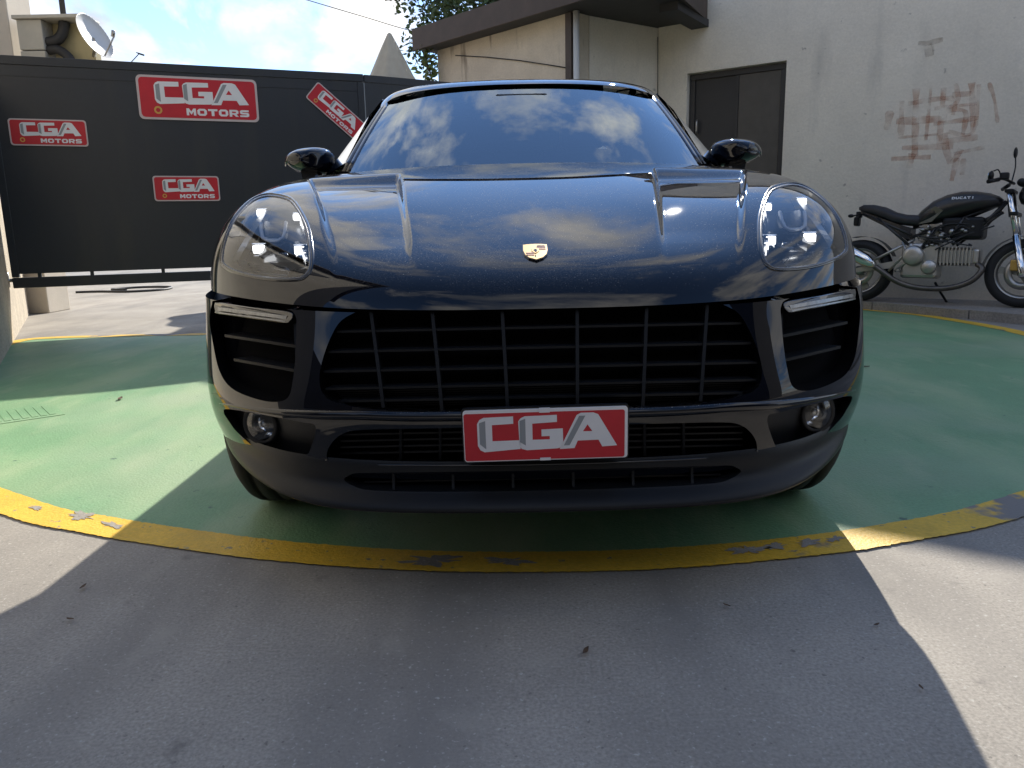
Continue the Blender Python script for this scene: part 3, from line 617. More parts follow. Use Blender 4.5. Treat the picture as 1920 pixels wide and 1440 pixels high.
# ================================================================== CAR
CX, CY = .066, 1.63
car = empty('car', (CX, CY, 0)); tag(car, 'black sport utility car facing the viewer, red dealer plate on its bumper', 'car')
car_mw = Matrix.Translation((CX, CY, 0))
TH = R(11.4)
def adj(P):
    P = np.array(P, float).copy(); P[..., 2] -= .010 + .0107 * (1.63 + P[..., 1]); return P
def canon(P):
    """view of the nose used to lay out the panel outlines (car axis, units 1/1442)"""
    y = P[..., 1] + 1.63; z = P[..., 2] - .86
    D = y * math.cos(TH) - z * math.sin(TH); up = y * math.sin(TH) + z * math.cos(TH)
    return 1442 * P[..., 0] / D, 720 - 1442 * up / D
def basis(n, ts, k=3):
    kn = np.concatenate([np.zeros(k), np.linspace(0, 1, n - k + 1), np.ones(k)]); ts = np.clip(ts, 0, 1 - 1e-9)
    B = np.zeros((len(ts), n + k)); 
    for i in range(n + k): B[:, i] = (ts >= kn[i]) & (ts < kn[i + 1])
    for d in range(1, k + 1):
        for i in range(n + k - d):
            a = (ts - kn[i]) / (kn[i + d] - kn[i]) if kn[i + d] > kn[i] else 0
            b = (kn[i + d + 1] - ts) / (kn[i + d + 1] - kn[i + 1]) if kn[i + d + 1] > kn[i + 1] else 0
            B[:, i] = a * B[:, i] + b * B[:, i + 1]
    return B[:, :n]
def mirror_net(net):
    m = net[:, :0:-1].copy(); m[..., 0] *= -1; return np.concatenate([m, net], 1)
class Grid:
    def __init__(s, P):
        s.P = P; s.normals()
    def normals(s):
        du = np.gradient(s.P, axis=0); dv = np.gradient(s.P, axis=1); n = np.cross(dv, du); n /= np.linalg.norm(n, axis=-1, keepdims=True) + 1e-12; s.N = n
        c = s.N[s.N.shape[0] // 2, s.N.shape[1] // 2]
        if c[2] - c[1] < 0: s.N = -s.N
    def flat(s):
        J, I = s.P.shape[:2]; idx = np.arange(J * I).reshape(J, I)
        a, b, c, d = idx[:-1, :-1].ravel(), idx[:-1, 1:].ravel(), idx[1:, 1:].ravel(), idx[1:, :-1].ravel()
        return s.P.reshape(-1, 3), s.N.reshape(-1, 3), np.concatenate([np.stack([a, b, c], 1), np.stack([a, c, d], 1)])
    def at(s, U, V):
        """point and normal on the skin under canonical (U, V)"""
        u, v = canon(s.P); face = s.N[..., 1] * -1 * (s.P[..., 1] + 1.63) - s.N[..., 0] * s.P[..., 0] - s.N[..., 2] * (s.P[..., 2] - .86)
        d = (u - U) ** 2 + (v - V) ** 2 + np.where(face > 0, 0, 1e6); j, i = np.unravel_index(np.argmin(d), d.shape)
        j = min(max(j, 1), s.P.shape[0] - 2); i = min(max(i, 1), s.P.shape[1] - 2)
        A = np.array([[(u[j + 1, i] - u[j - 1, i]) / 2, (u[j, i + 1] - u[j, i - 1]) / 2], [(v[j + 1, i] - v[j - 1, i]) / 2, (v[j, i + 1] - v[j, i - 1]) / 2]])
        try: k = np.clip(np.linalg.solve(A, [U - u[j, i], V - v[j, i]]), -1.5, 1.5)
        except Exception: k = (0, 0)
        p = s.P[j, i] + k[0] * (s.P[j + 1, i] - s.P[j - 1, i]) / 2 + k[1] * (s.P[j, i + 1] - s.P[j, i - 1]) / 2
        return p, s.N[j, i]
def skin(net, nj, ni):
    net = mirror_net(adj(net)); return Grid(np.einsum('aj,jik,bi->abk', basis(net.shape[0], np.linspace(0, 1, nj)), net, basis(net.shape[1], np.linspace(0, 1, ni))))
def clip(mesh, f):
    """keep f > 0; returns mesh and the cut segments"""
    V, N, T = mesh; pos = f > 0; cnt = pos[T].sum(1); keep = T[cnt == 3]; cross = T[(cnt == 1) | (cnt == 2)]
    nv, nn, nt_, segs, cache = [], [], [], [], {}; base = len(V)
    def cut(a, b):
        key = (min(a, b), max(a, b))
        if key not in cache:
            w = f[a] / (f[a] - f[b]); cache[key] = base + len(nv); nv.append(V[a] + (V[b] - V[a]) * w); q = N[a] + (N[b] - N[a]) * w; nn.append(q / (np.linalg.norm(q) + 1e-9))
        return cache[key]
    for tri_ in cross:
        p = [pos[i] for i in tri_]; k = p.index(True) if sum(p) == 1 else p.index(False); a, b, c = tri_[k], tri_[(k + 1) % 3], tri_[(k + 2) % 3]
        ab, ac_ = cut(a, b), cut(a, c)
        if sum(p) == 1: nt_.append((a, ab, ac_)); segs.append((ab, ac_))
        else: nt_ += [(ab, b, c), (ab, c, ac_)]; segs.append((ab, ac_))
    if nv: V = np.concatenate([V, nv]); N = np.concatenate([N, nn]); keep = np.concatenate([keep, np.array(nt_)]) if nt_ else keep
    segs = [(V[a].copy(), V[b].copy()) for a, b in segs]
    used = np.unique(keep); remap = -np.ones(len(V), int); remap[used] = np.arange(len(used))
    return (V[used], N[used], remap[keep]), segs
def sdf(u, v, poly):
    """signed distance, positive outside"""
    P = np.array(poly); Q = np.roll(P, -1, 0); best = np.full(u.shape, 1e9); ins = np.zeros(u.shape, bool)
    for (ax, ay), (bx, by) in zip(P, Q):
        ex, ey = bx - ax, by - ay; t_ = np.clip(((u - ax) * ex + (v - ay) * ey) / (ex * ex + ey * ey + 1e-12), 0, 1)
        best = np.minimum(best, (u - ax - t_ * ex) ** 2 + (v - ay - t_ * ey) ** 2)
        c = ((ay > v) != (by > v)) & (u < (bx - ax) * (v - ay) / (by - ay + 1e-12) + ax); ins ^= c
    return np.where(ins, -1, 1) * np.sqrt(best)
def facing(V, N): return -(N[:, 0] * V[:, 0] + N[:, 1] * (V[:, 1] + 1.63) + N[:, 2] * (V[:, 2] - .86)) > -.15
def fld(mesh, poly, sided=True):
    V, N, _ = mesh; u, v = canon(V); f = sdf(np.abs(u) if sided else u, v, poly); return np.where(facing(V, N), f, np.maximum(f, 30))
def tomesh(name, mesh, m_, parent=car, normals=True):
    V, N, T = mesh
    # orient faces along stored normals
    fn_ = np.cross(V[T[:, 1]] - V[T[:, 0]], V[T[:, 2]] - V[T[:, 0]]); flip = (fn_ * (N[T[:, 0]] + N[T[:, 1]] + N[T[:, 2]])).sum(1) < 0; T = T.copy(); T[flip] = T[flip][:, ::-1]
    me = bpy.data.meshes.new(name); me.vertices.add(len(V)); me.vertices.foreach_set('co', V.astype(np.float32).ravel()); me.loops.add(len(T) * 3); me.loops.foreach_set('vertex_index', T.ravel().astype(np.int32))
    me.polygons.add(len(T)); me.polygons.foreach_set('loop_start', np.arange(0, len(T) * 3, 3, dtype=np.int32)); me.polygons.foreach_set('loop_total', np.full(len(T), 3, np.int32)); me.update(calc_edges=True); me.validate()
    me.polygons.foreach_set('use_smooth', [True] * len(me.polygons))
    if normals and len(me.vertices) == len(V): me.normals_split_custom_set_from_vertices([tuple(q) for q in N])
    return link(name, me, m_, parent)
def side(mesh, sgn):
    V, N, T = mesh; c = V[T][:, :, 0].mean(1); k = T[c * sgn > 0]; used = np.unique(k); rm = -np.ones(len(V), int); rm[used] = np.arange(len(used)); return (V[used], N[used], rm[k])
def walls(name, segs, d, m_, parent=car, shrink=0.):
    V = []; F = []
    if not segs: return
    c = np.mean([s[0] for s in segs], 0)
    for a, b in segs:
        k = len(V); q = np.array(d); a2, b2 = a + q, b + q
        if shrink: a2 = a2 + (c + q - a2) * np.array([shrink, 0, shrink]); b2 = b2 + (c + q - b2) * np.array([shrink, 0, shrink])
        V += [a, b, b2, a2]; F.append((k, k + 1, k + 2, k + 3))
    me = bpy.data.meshes.new(name); me.from_pydata([tuple(v) for v in V], [], F)
    bm = bmesh.new(); bm.from_mesh(me); bmesh.ops.remove_doubles(bm, verts=bm.verts, dist=.0003); bmesh.ops.recalc_face_normals(bm, faces=bm.faces); bm.to_mesh(me); bm.free()
    me.polygons.foreach_set('use_smooth', [True] * len(me.polygons)); return link(name, me, m_, parent)
def segside(segs, sgn): return [s for s in segs if (s[0][0] + s[1][0]) * sgn > 0]
def moved(mesh, d, scale=None):
    V = mesh[0] + np.array(d)
    return (V, mesh[1], mesh[2])
OUT = {}
# ------------------------------------------------ bonnet and front wings
yr = [.09, .11, .16, .25, .40, .60, .85, 1.1, 1.3]; zr = [.712, .752, .792, .832, .887, .954, 1.028, 1.094, 1.137]
up_net = []
cols = {
 2: [(.38, .115, .715), (.38, .135, .755), (.38, .18, .796), (.37, .265, .838), (.36, .41, .891), (.36, .60, .958), (.36, .85, 1.03), (.36, 1.1, 1.093), (.36, 1.3, 1.133)],
 3: [(.52, .165, .720), (.52, .185, .759), (.52, .225, .803), (.51, .30, .850), (.50, .43, .906), (.50, .61, .969), (.50, .85, 1.034), (.50, 1.1, 1.09), (.50, 1.3, 1.127)],
 4: [(.64, .235, .727), (.645, .255, .764), (.645, .285, .81), (.64, .345, .864), (.635, .46, .923), (.63, .63, .981), (.63, .85, 1.038), (.625, 1.1, 1.085), (.62, 1.305, 1.118)],
 5: [(.75, .32, .735), (.755, .335, .768), (.765, .36, .814), (.775, .41, .875), (.775, .50, .935), (.765, .64, .99), (.755, .85, 1.045), (.745, 1.09, 1.083), (.73, 1.31, 1.110)],
 6: [(.84, .42, .74), (.848, .44, .768), (.858, .46, .808), (.868, .50, .862), (.868, .57, .925), (.862, .68, .982), (.852, .86, 1.04), (.838, 1.08, 1.075), (.82, 1.3, 1.10)],
 7: [(.905, .52, .745), (.912, .54, .768), (.915, .56, .802), (.915, .60, .845), (.912, .66, .896), (.906, .76, .942), (.896, .92, .99), (.884, 1.12, 1.025), (.868, 1.33, 1.05)],
 8: [(.94, .68, .76), (.945, .70, .775), (.947, .72, .805), (.945, .75, .835), (.94, .80, .87), (.935, .88, .905), (.925, 1.0, .945), (.912, 1.17, .975), (.90, 1.36, 1.0)],
 9: [(.957, .90, .79), (.96, .91, .80), (.96, .92, .825), (.957, .94, .845), (.952, .97, .87), (.946, 1.02, .895), (.937, 1.1, .925), (.926, 1.23, .95), (.915, 1.4, .97)],
 10: [(.955, 1.42, .79), (.955, 1.42, .80), (.953, 1.42, .825), (.951, 1.42, .845), (.949, 1.43, .865), (.945, 1.44, .885), (.937, 1.45, .91), (.928, 1.47, .935), (.917, 1.5, .955)]}
for j in range(9):
    row = [(0, yr[j], zr[j]), (.2, yr[j] + .005 + (.0 if j else 0), zr[j])]
    row += [cols[i][j] for i in range(2, 11)]; up_net.append(row)
up = skin(np.array(up_net), 230, 560)
# bonnet creases: raised centre dome and wing crest with a lower band between
P = up.P; x = np.abs(P[..., 0]); y = P[..., 1]
ss = lambda e0, e1, v: (lambda t_: t_ * t_ * (3 - 2 * t_))(np.clip((v - e0) / (e1 - e0), 0, 1))
f_ = np.clip((y - .25) / .85, -.2, 1.3); xi = .300 + .135 * f_; xo = .495 + .255 * f_
fade = ss(.17, .40, y) * (1 - ss(1.02, 1.15, y))
band = ss(-.004, .014, x - xi) * (1 - ss(-.016, .006, x - xo))
depth = fade * (.006 + .020 * np.clip((y - .3) / .7, 0, 1))
up.P = P - up.N * (band * depth)[..., None]; up.normals()
HEAD = crom([(444, 371), (425, 413), (420, 455), (421, 490), (430, 509), (451, 518), (509, 515), (557, 503), (582, 490), (588, 475), (580, 438), (564, 405), (545, 382), (520, 363), (493, 355), (463, 359)], 6, True)
um = up.flat()
hood, _ = clip(um, fld(um, HEAD) - 1.6)
V, N, T = hood; lo_, hi_ = V[:, 0].min(), V[:, 0].max()
flank = .955 - .0 * V[:, 1]
split = .72 - N[:, 0] * np.sign(V[:, 0]) + np.where(V[:, 1] > .75, 0, .9)      # side-facing skin behind the lamp belongs to the wing
bon, _ = clip(hood, split); tomesh('bonnet', bon, paint)
wing, _ = clip(hood, -split)
for s_ in (-1, 1): tomesh('front_wing', side(wing, s_), paint)
head_in, hs_ = clip(um, -(fld(um, HEAD)) - .4); lens, lsegs = clip(um, -fld(um, HEAD) - 1.0)
# ------------------------------------------------ bumper skin
px = [0, .2, .38, .52, .64, .755, .85, .922, .955, .965, .957]
rows = {.330: [.040, .043, .062, .108, .18, .28, .39, .515, .69, .91, 1.42], .375: [.022, .026, .048, .094, .165, .262, .37, .49, .675, .905, 1.42],
        .440: [.004, .008, .032, .080, .150, .245, .352, .472, .665, .90, 1.42], .490: [-.002, .003, .028, .076, .147, .242, .349, .469, .663, .90, 1.42],
        .540: [.012, .016, .042, .09, .160, .252, .356, .473, .665, .90, 1.42], .62: [.048, .051, .077, .125, .194, .282, .382, .492, .672, .90, 1.42],
        .68: [.078, .081, .105, .153, .221, .307, .405, .509, .679, .90, 1.42], .706: [.090, .093, .115, .164, .232, .317, .414, .514, .681, .90, 1.42]}
bn = []
for z_, ys in rows.items():
    kx = [1, 1, 1, 1, .998, .992, .985, .975, .985, 1, 1] if z_ < .36 else ([1] * 6 + [.995, .992, .995, 1, 1] if z_ < .4 else [1] * 11)
    lift = [0, 0, .002, .004, .008, .012, .016, .02, .03, .05, .06]; k = max(0, (z_ - .5) / .2)
    bn.append([(a * q, b, z_ + l_ * k) for a, b, q, l_ in zip(px, ys, kx, lift)])
bum = skin(np.array(bn), 260, 640); bmm = bum.flat()
GRILLE = crom([(330, 573), (371, 594), (393, 628), (409, 670), (415, 705), (408, 733), (385, 748), (335, 760), (243, 768), (120, 771), (0, 772), (-120, 771), (-243, 768), (-335, 760), (-385, 748), (-408, 733), (-415, 705), (-409, 670), (-393, 628), (-371, 594), (-330, 573)], 4, False)
INTAKE = crom([(455, 586), (470, 571), (530, 563), (596, 552), (606, 560), (610, 590), (606, 630), (597, 680), (580, 712), (550, 731), (505, 744), (474, 737), (463, 700), (457, 650), (455, 610)], 5, True)
FOG = crom([(424, 792), (450, 783), (520, 768), (580, 756), (589, 762), (578, 782), (563, 802), (523, 836), (470, 853), (446, 854), (432, 830)], 5, True)
LOW = crom([(335, 800), (372, 806), (393, 822), (403, 842), (398, 858), (360, 862), (200, 868), (0, 870), (-200, 868), (-360, 862), (-398, 858), (-403, 842), (-393, 822), (-372, 806), (-335, 800), (-200, 800), (0, 800), (200, 800)], 4, True)
cur = bmm; cuts = {}
for nm, poly, sd in (('g', GRILLE, False), ('i', INTAKE, True), ('f', FOG, True), ('l', LOW, False)):
    ins_, _ = clip(bmm, -fld(bmm, poly, sd)); cur, sg_ = clip(cur, fld(cur, poly, sd)); cuts[nm] = (ins_, sg_)
# wheel arch
def arch(V): return np.where((np.abs(V[:, 0]) > .6) & (V[:, 1] > .40), np.hypot(V[:, 1] - .845, V[:, 2] - .325) - .392, 1.)
cur, asegs = clip(cur, arch(cur[0]))
tomesh('bumper', cur, paint)
for s_ in (-1, 1): walls('wheel_arch_lining', segside(asegs, s_), (-s_ * .22, 0, 0), plastic)
# roll of the bonnet shut line
V_ = []; F_ = []
# grille: rim, backing, bars
gi, gs = cuts['g']
gr = tomesh('grille', moved(gi, (0, .075, 0)), void)
walls('grille_rim', gs, (0, .075, 0), black_gloss, gr)
def bar(grid, pts, depth, h, w, name, m_, parent, d0):
    """fin following the nose: pts canonical, depth set back, h tall, w deep"""
    Q = [grid.at(*p)[0] + np.array([0, d0, 0]) for p in pts]; secs = []
    for i, q in enumerate(Q):
        a = np.array(Q[max(i - 1, 0)]); b = np.array(Q[min(i + 1, len(Q) - 1)]); t_ = (b - a) / (np.linalg.norm(b - a) + 1e-9)
        fw = np.array([0, 1, 0]) - t_ * t_[1]; fw /= np.linalg.norm(fw); ud = np.cross(t_, fw); ud /= np.linalg.norm(ud)
        secs.append([Vector(q - ud * h / 2), Vector(q + ud * h / 2), Vector(q + ud * h / 2 + fw * w), Vector(q - ud * h / 2 + fw * w)])
    return MB().loft(secs, smooth=False).build(name, m_, parent)
GW = {617: 383, 655: 400, 692: 410, 725: 408, 749: 380}
for V0, ux in GW.items():
    bar(bum, [(u, V0 + (4 if abs(u) > 330 else 0) * 0) for u in np.linspace(-ux, ux, 41)], .02, .005, .035, 'grille_fin', grilleb, gr, .016)
for a, b in ((0, 0),) * 0 + ((71, 66), (203, 190), (318, 300)):
    for s_ in (-1, 1):
        bar(bum, [(s_ * (a + (b - a) * k), 580 + 190 * k - (0 if a < 300 else 8 * k)) for k in np.linspace(0, 1, 14)], .02, .0075, .04, 'grille_post', grilleb, gr, .013)
# fine mesh behind the lower row
for k in range(9): bar(bum, [(u, 731 + k * 4.2) for u in np.linspace(-395 + k * 3, 395 - k * 3, 21)], .02, .0022, .004, 'mesh_wire', grillem, gr, .045)
# side intakes
ii, isg = cuts['i']
for s_ in (-1, 1):
    it = tomesh('side_intake', moved(side(ii, s_), (0, .085, 0)), void)
    walls('intake_duct', segside(isg, s_), (0, .085, 0), black_gloss, it)
    for (u0, v0, u1, v1) in ((453, 645, 590, 620), (461, 690, 575, 666)):
        bar(bum, [(s_ * (u0 + (u1 - u0) * k), v0 + (v1 - v0) * k) for k in np.linspace(0, 1, 12)], .02, .007, .05, 'intake_slat', grilleb, it, .020)
    bar(bum, [(s_ * (461 - 2 * k), 600 + 115 * k) for k in np.linspace(0, 1, 8)], .02, .008, .04, 'intake_post', grilleb, it, .022)
    lp = crom([(459, 584), (467, 575), (530, 566), (592, 556), (602, 557), (601, 572), (596, 577), (530, 589), (476, 598), (465, 595)], 4, True)
    pts = [(bum.at(s_ * u, v)[0]) for u, v in lp]
    mbx = MB(); n_ = len(pts); mid = np.mean(pts, 0)
    ring = lambda k, dy_: [Vector(p + (mid - p) * np.array([k * .1, 0, k]) + np.array([0, dy_, 0])) for p in pts]
    mbx.loft([ring(0, .05), ring(0, .008), ring(.05, .001), ring(.18, -.002)], caps=True)
    db = mbx.build('daytime_lamp', black_gloss, it)
    # clear light guide with its bright lower lip
    guide = MB()
    for v0, v1, d_ in ((.22, .62, -.0035), (.78, .95, -.0045)):
        secs = []
        for k in np.linspace(.02, .98, 24):
            a = bum.at(s_ * (466 + 132 * k), 577 - 20 * k + 3)[0]; b = bum.at(s_ * (473 + 124 * k), 597 - 20 * k - 1)[0]; dv_ = b - a
            p0, p1 = a + dv_ * v0, a + dv_ * v1; off = np.array([0, d_, 0]); bk = np.array([0, .012, 0]); secs.append([Vector(p0 + off), Vector(p1 + off), Vector(p1 + bk), Vector(p0 + bk)])
        guide.loft(secs, smooth=False)
    guide.build('light_guide', drl, it)
pth = crom([(-596, 741), (-520, 756), (-430, 766), (-350, 769), (-250, 774), (-120, 776), (0, 777), (120, 776), (250, 774), (350, 769), (430, 766), (520, 756), (596, 741)], 6)
MB().tube([Vector(bum.at(u, v + 4)[0]) + Vector((0, .006, 0)) for u, v in pth], .011, 12, radii=[.004 + .008 * min(1, 6 * min(i, len(pth) - 1 - i) / len(pth)) for i in range(len(pth))]).build('bumper_ledge', paint, car)
pth = crom([(-402, 852), (-385, 862), (-200, 869), (0, 871), (200, 869), (385, 862), (402, 852)], 6)
MB().tube([Vector(bum.at(u, v + 1)[0]) + Vector((0, .001, 0)) for u, v in pth], .0032, 8).build('trim_strip', black_gloss, car)
# fog lamp recesses
fi, fsg = cuts['f']
for s_ in (-1, 1):
    fl = empty('fog_lamp'); fl.parent = car
    tomesh('recess_panel', moved(side(fi, s_), (s_ * -.0, .055, 0)), plastic, fl)
    walls('recess_wall', segside(fsg, s_), (0, .056, 0), plastic, fl)
    c_, n_ = bum.at(s_ * 529, 793); c_ = Vector(c_) + Vector((0, .045, 0)); ax = Vector((s_ * .35, -1, .02)).normalized(); Mx = Matrix.Translation(c_) @ ax.to_track_quat('Z', 'Y').to_matrix().to_4x4()
    q_ = MB(); q_.M = Mx; q_.lathe([(-.03, .052), (.012, .052), (.018, .048), (.014, .040)], 36, 'Z'); q_.build('lamp_bezel', plastic, fl)
    q_ = MB(); q_.M = Mx; q_.lathe([(.014, .040), (.004, .036), (-.012, .026), (-.020, .012), (-.022, .001)], 36, 'Z'); q_.build('reflector', chrome, fl)
    q_ = MB(); q_.M = Mx; q_.lathe([(-.02, .010), (.0, .010), (.004, .006), (.005, .0005)], 16, 'Z'); q_.build('bulb_shield', steel, fl)
    q_ = MB(); q_.M = Mx; q_.lathe([(.0145, .0405), (.020, .030), (.0235, .015), (.0245, .0005)], 36, 'Z'); q_.build('lens', lensglass, fl)
# lower intake
li, lsg = cuts['l']
lo = tomesh('lower_intake', moved(li, (0, .09, 0)), void); walls('intake_rim', lsg, (0, .09, 0), black_gloss, lo)
for v0 in (816, 828, 840, 852): bar(bum, [(u, v0) for u in np.linspace(-385, 385, 31)], .02, .004, .02, 'intake_slat', grillem, lo, .035)
for u0 in (-270, -195, 195, 270): bar(bum, [(u0, v) for v in np.linspace(803, 866, 6)], .02, .006, .03, 'intake_post', grillem, lo, .028)
# lip spoiler
lipx = [0, .2, .38, .52, .64, .75, .84, .90, .93, .945, .945]
ly = [.030, .034, .054, .098, .168, .268, .38, .505, .69, .91, 1.0]
def lrow(z_, dy_, zl, ks): return [(x_ * ks, y_ + dy_ * (1 - .8 * max(0, (x_ - .6) / .35)), z_ + l_) for x_, y_, l_ in zip(lipx, ly, zl)]
lift = [0, 0, -.002, -.003, .006, .024, .048, .068, .08, .085, .085]
lift2 = [0, 0, .0, .0, .0, .006, .016, .03, .045, .055, .06]
lip_net = [lrow(.376, .0, lift2, 1.0), lrow(.366, -.006, lift2, 1.), lrow(.345, -.008, lift, .998), lrow(.318, -.012, lift, .995), lrow(.302, -.034, lift, .993), lrow(.288, -.052, lift, .99), lrow(.276, -.058, lift, .985), lrow(.268, -.048, lift, .98), lrow(.266, .0, lift, .96), lrow(.268, .09, lift, .93)]
lip = skin(np.array(lip_net), 120, 420); lm = lip.flat()
SLOT = crom([(340, 881), (362, 885), (372, 893), (355, 905), (320, 914), (200, 919), (0, 921), (-200, 919), (-320, 914), (-355, 905), (-372, 893), (-362, 885), (-340, 881), (-200, 882), (0, 883), (200, 882)], 4, True)
li2, _ = clip(lm, -fld(lm, SLOT, False)); lout, s2 = clip(lm, fld(lm, SLOT, False)); lout, _ = clip(lout, arch(lout[0]) + .0)
lp_ = tomesh('lip_spoiler', lout, lipmat); sp_ = tomesh('slot_back', moved(li2, (0, .07, 0)), void, lp_); walls('slot_rim', s2, (0, .07, 0), lipmat, lp_)
for u0 in (-282, -170, -57, 57, 170, 282): bar(lip, [(u0, v) for v in np.linspace(884, 918, 5)], .02, .006, .04, 'slot_post', grilleb, lp_, .012)
bar(lip, [(u, 906) for u in np.linspace(-340, 340, 25)], .02, .004, .02, 'slot_fin', grillem, lp_, .03)
# dark tray behind nose so nothing shows through
MB().box(-.80, .80, .40, .44, .26, .70).build('radiator_panel', void, car)
MB().box(-.60, .60, .30, 4.4, .245, .26).build('underbody', plastic, car)
# ------------------------------------------------ headlights
for s_ in (-1, 1):
    hl = empty('headlight'); hl.parent = car
    def inset(msh, d_):
        V, N, T = msh; return (V + np.array([-s_ * .012, d_, -.012]) * 1.0, N, T)
    tomesh('lamp_lens', side(lens, s_), lensglass, hl)
    body_ = side(head_in, s_); c = body_[0].mean(0)
    V = body_[0]; V2 = c + (V - c) * np.array([.92, .55, .92]) + np.array([-s_ * .006, .085, -.012])
    tomesh('lamp_bucket', (V2, body_[1], body_[2]), bucket, hl, normals=False)
    sg2 = segside(hs_, s_); Vw = []; Fw = []
    for a, b in sg2:
        k = len(Vw); f2 = lambda p: c + (p - c) * np.array([.92, .55, .92]) + np.array([-s_ * .006, .085, -.012]); Vw += [a, b, f2(b), f2(a)]; Fw.append((k, k + 1, k + 2, k + 3))
    me = bpy.data.meshes.new('lamp_trim'); me.from_pydata([tuple(v) for v in Vw], [], Fw); me.polygons.foreach_set('use_smooth', [True] * len(Fw)); link('lamp_trim', me, steel, hl)
    def hp(u, v, d_): p, n_ = up.at(s_ * u, v); return Vector(p) + Vector((0, d_, 0))
    # inner chrome blade along the inboard edge
    q_ = MB(); pts = [hp(431 + 3 * math.sin(k * 3.1), 385 + 105 * k, .02) for k in np.linspace(0, 1, 10)]
    q_.loft([[p, p + Vector((s_ * .012, .002, 0)), p + Vector((s_ * .014, .05, 0)), p + Vector((0, .05, 0))] for p in pts], smooth=False); q_.build('chrome_blade', chrome, hl)
    # outboard reflector blade
    q_ = MB(); pts = [hp(575 - 62 * k ** 1.1, 480 - 95 * k, .028) for k in np.linspace(0, 1, 12)]
    q_.loft([[p, p + Vector((-s_ * .018, .004, .004)), p + Vector((-s_ * .02, .05, 0)), p + Vector((0, .05, 0))] for p in pts], smooth=False); q_.build('chrome_blade', steel, hl)
    # projector housing with four lamps
    hpoly = [(463, 445), (520, 445), (528, 452), (528, 478), (520, 484), (466, 484), (458, 476), (458, 452)]
    MB().loft([[hp(u, v, .042) for u, v in hpoly], [hp(u, v, .10) for u, v in hpoly]], smooth=False).build('projector_housing', black_gloss, hl)
    hpoly = [(476, 410), (514, 404), (514, 436), (484, 439)]
    MB().loft([[hp(u, v, .045) for u, v in hpoly], [hp(u, v, .10) for u, v in hpoly]], smooth=False).build('projector_shade', bucket, hl)
    for (u, v) in ((448, 398), (516, 389), (449, 462), (527, 458)):
        p = hp(u, v, .030); w = .0115 if v < 430 else .0135
        MB().box(p.x - w, p.x + w, p.y, p.y + .03, p.z - w * .8, p.z + w * .8, .004).build('led_lamp', ledm, hl)
        MB().box(p.x - w * 1.5, p.x + w * 1.5, p.y + .012, p.y + .045, p.z - w * 1.4, p.z + w * 1.25, .004).build('led_surround', chrome, hl)
    q_ = MB(); q_.tube([hp(471, 408, .035), hp(474, 425, .035), hp(479, 438, .035), hp(488, 442, .035), hp(508, 441, .035), hp(517, 436, .035), hp(519, 420, .035), hp(518, 408, .035)], .005, 8); q_.build('light_guide', sign_white, hl)
    for u in (478, 486, 494): p = hp(u, 470, .04); MB().tube([p, p + Vector((0, .03, 0))], .006, 10).build('sensor_eye', chrome, hl)
    for k in range(4):
        q_ = MB(); pts = [hp(545 - 4 * k - 72 * f, 489 + 4.5 * k + 9 * f - 3, .022) for f in np.linspace(0, 1, 8)]
        q_.loft([[p, p + Vector((0, .003, .004)), p + Vector((0, .04, .004)), p + Vector((0, .04, -.001))] for p in pts], smooth=False); q_.build('reflector_fin', chrome, hl)
    # black inboard corner
    cor = [hp(428, 492, .012), hp(452, 492, .012), hp(474, 512, .012), hp(452, 514, .012), hp(434, 507, .012)]
    MB().loft([cor, [p + Vector((0, .05, 0)) for p in cor]], smooth=False).build('corner_cover', black_gloss, hl)
    cu, cv = np.mean([p[0] for p in HEAD]), np.mean([p[1] for p in HEAD])
    ring = [Vector(up.at(s_ * (cu + (u - cu) * .955), cv + (v - cv) * .955)[0]) + Vector((0, .001, 0)) for u, v in HEAD[::2]]; ring.append(ring[0])
    MB().tube(ring, .0034, 8, caps=False).build('lens_edge', rim_m, hl)
    # gap seal round the lamp
    ring = [Vector(up.at(s_ * u, v)[0]) + Vector((0, .006, 0)) for u, v in HEAD[::2]]; ring.append(ring[0])
    MB().tube(ring, .0055, 6, caps=False).build('seal', black_gloss, hl)
# ------------------------------------------------ badge: gold shield with quartered field
bp_, bn_ = up.at(-2, 475); z_ax = Vector(bn_); x_ax = Vector((1, 0, 0)); y_ax = z_ax.cross(x_ax).normalized()
MBx = Matrix((( *x_ax, 0), (*y_ax, 0), (*z_ax, 0), (0, 0, 0, 1))).transposed(); MBx = Matrix.Translation(Vector(bp_)) @ MBx
sh = [(-.5, .52), (-.25, .56), (0, .575), (.25, .56), (.5, .52), (.51, .1), (.44, -.22), (.28, -.45), (0, -.60), (-.28, -.45), (-.44, -.22), (-.51, .1)]
bd = empty('badge'); bd.parent = car
def bpoly(poly, d0, d1, nm, m_, sx=.058, sy=.080):
    q_ = MB(); q_.M = MBx; q_.prism([(a * sx, b * sy) for a, b in poly], lambda x_, y_, d: (x_, y_, d), d0, d1); return q_.build(nm, m_, bd)
bpoly([(a * 1.08, b * 1.07) for a, b in sh], -.002, .003, 'rim', black_gloss); bpoly(sh, .003, .0042, 'shield', gold)
for k in range(2): bpoly([(.06, .12 + k * .14), (.44, .12 + k * .14), (.44, .19 + k * .14), (.06, .19 + k * .14)], .0043, .0048, 'stripe', badge_red)
bpoly([(.08, .38), (.42, .36), (.42, .43), (.08, .44)], .0043, .0048, 'stripe', black_gloss)
for k in range(2): bpoly([(-.40 + k * .02, -.10 - k * .14), (-.06, -.10 - k * .14), (-.06, -.17 - k * .14), (-.38 + k * .04, -.17 - k * .14)], .0043, .0048, 'stripe', badge_red)
bpoly([(-.04, -.30), (.03, -.30), (.0, -.46)], .0043, .0048, 'stripe', black_gloss)
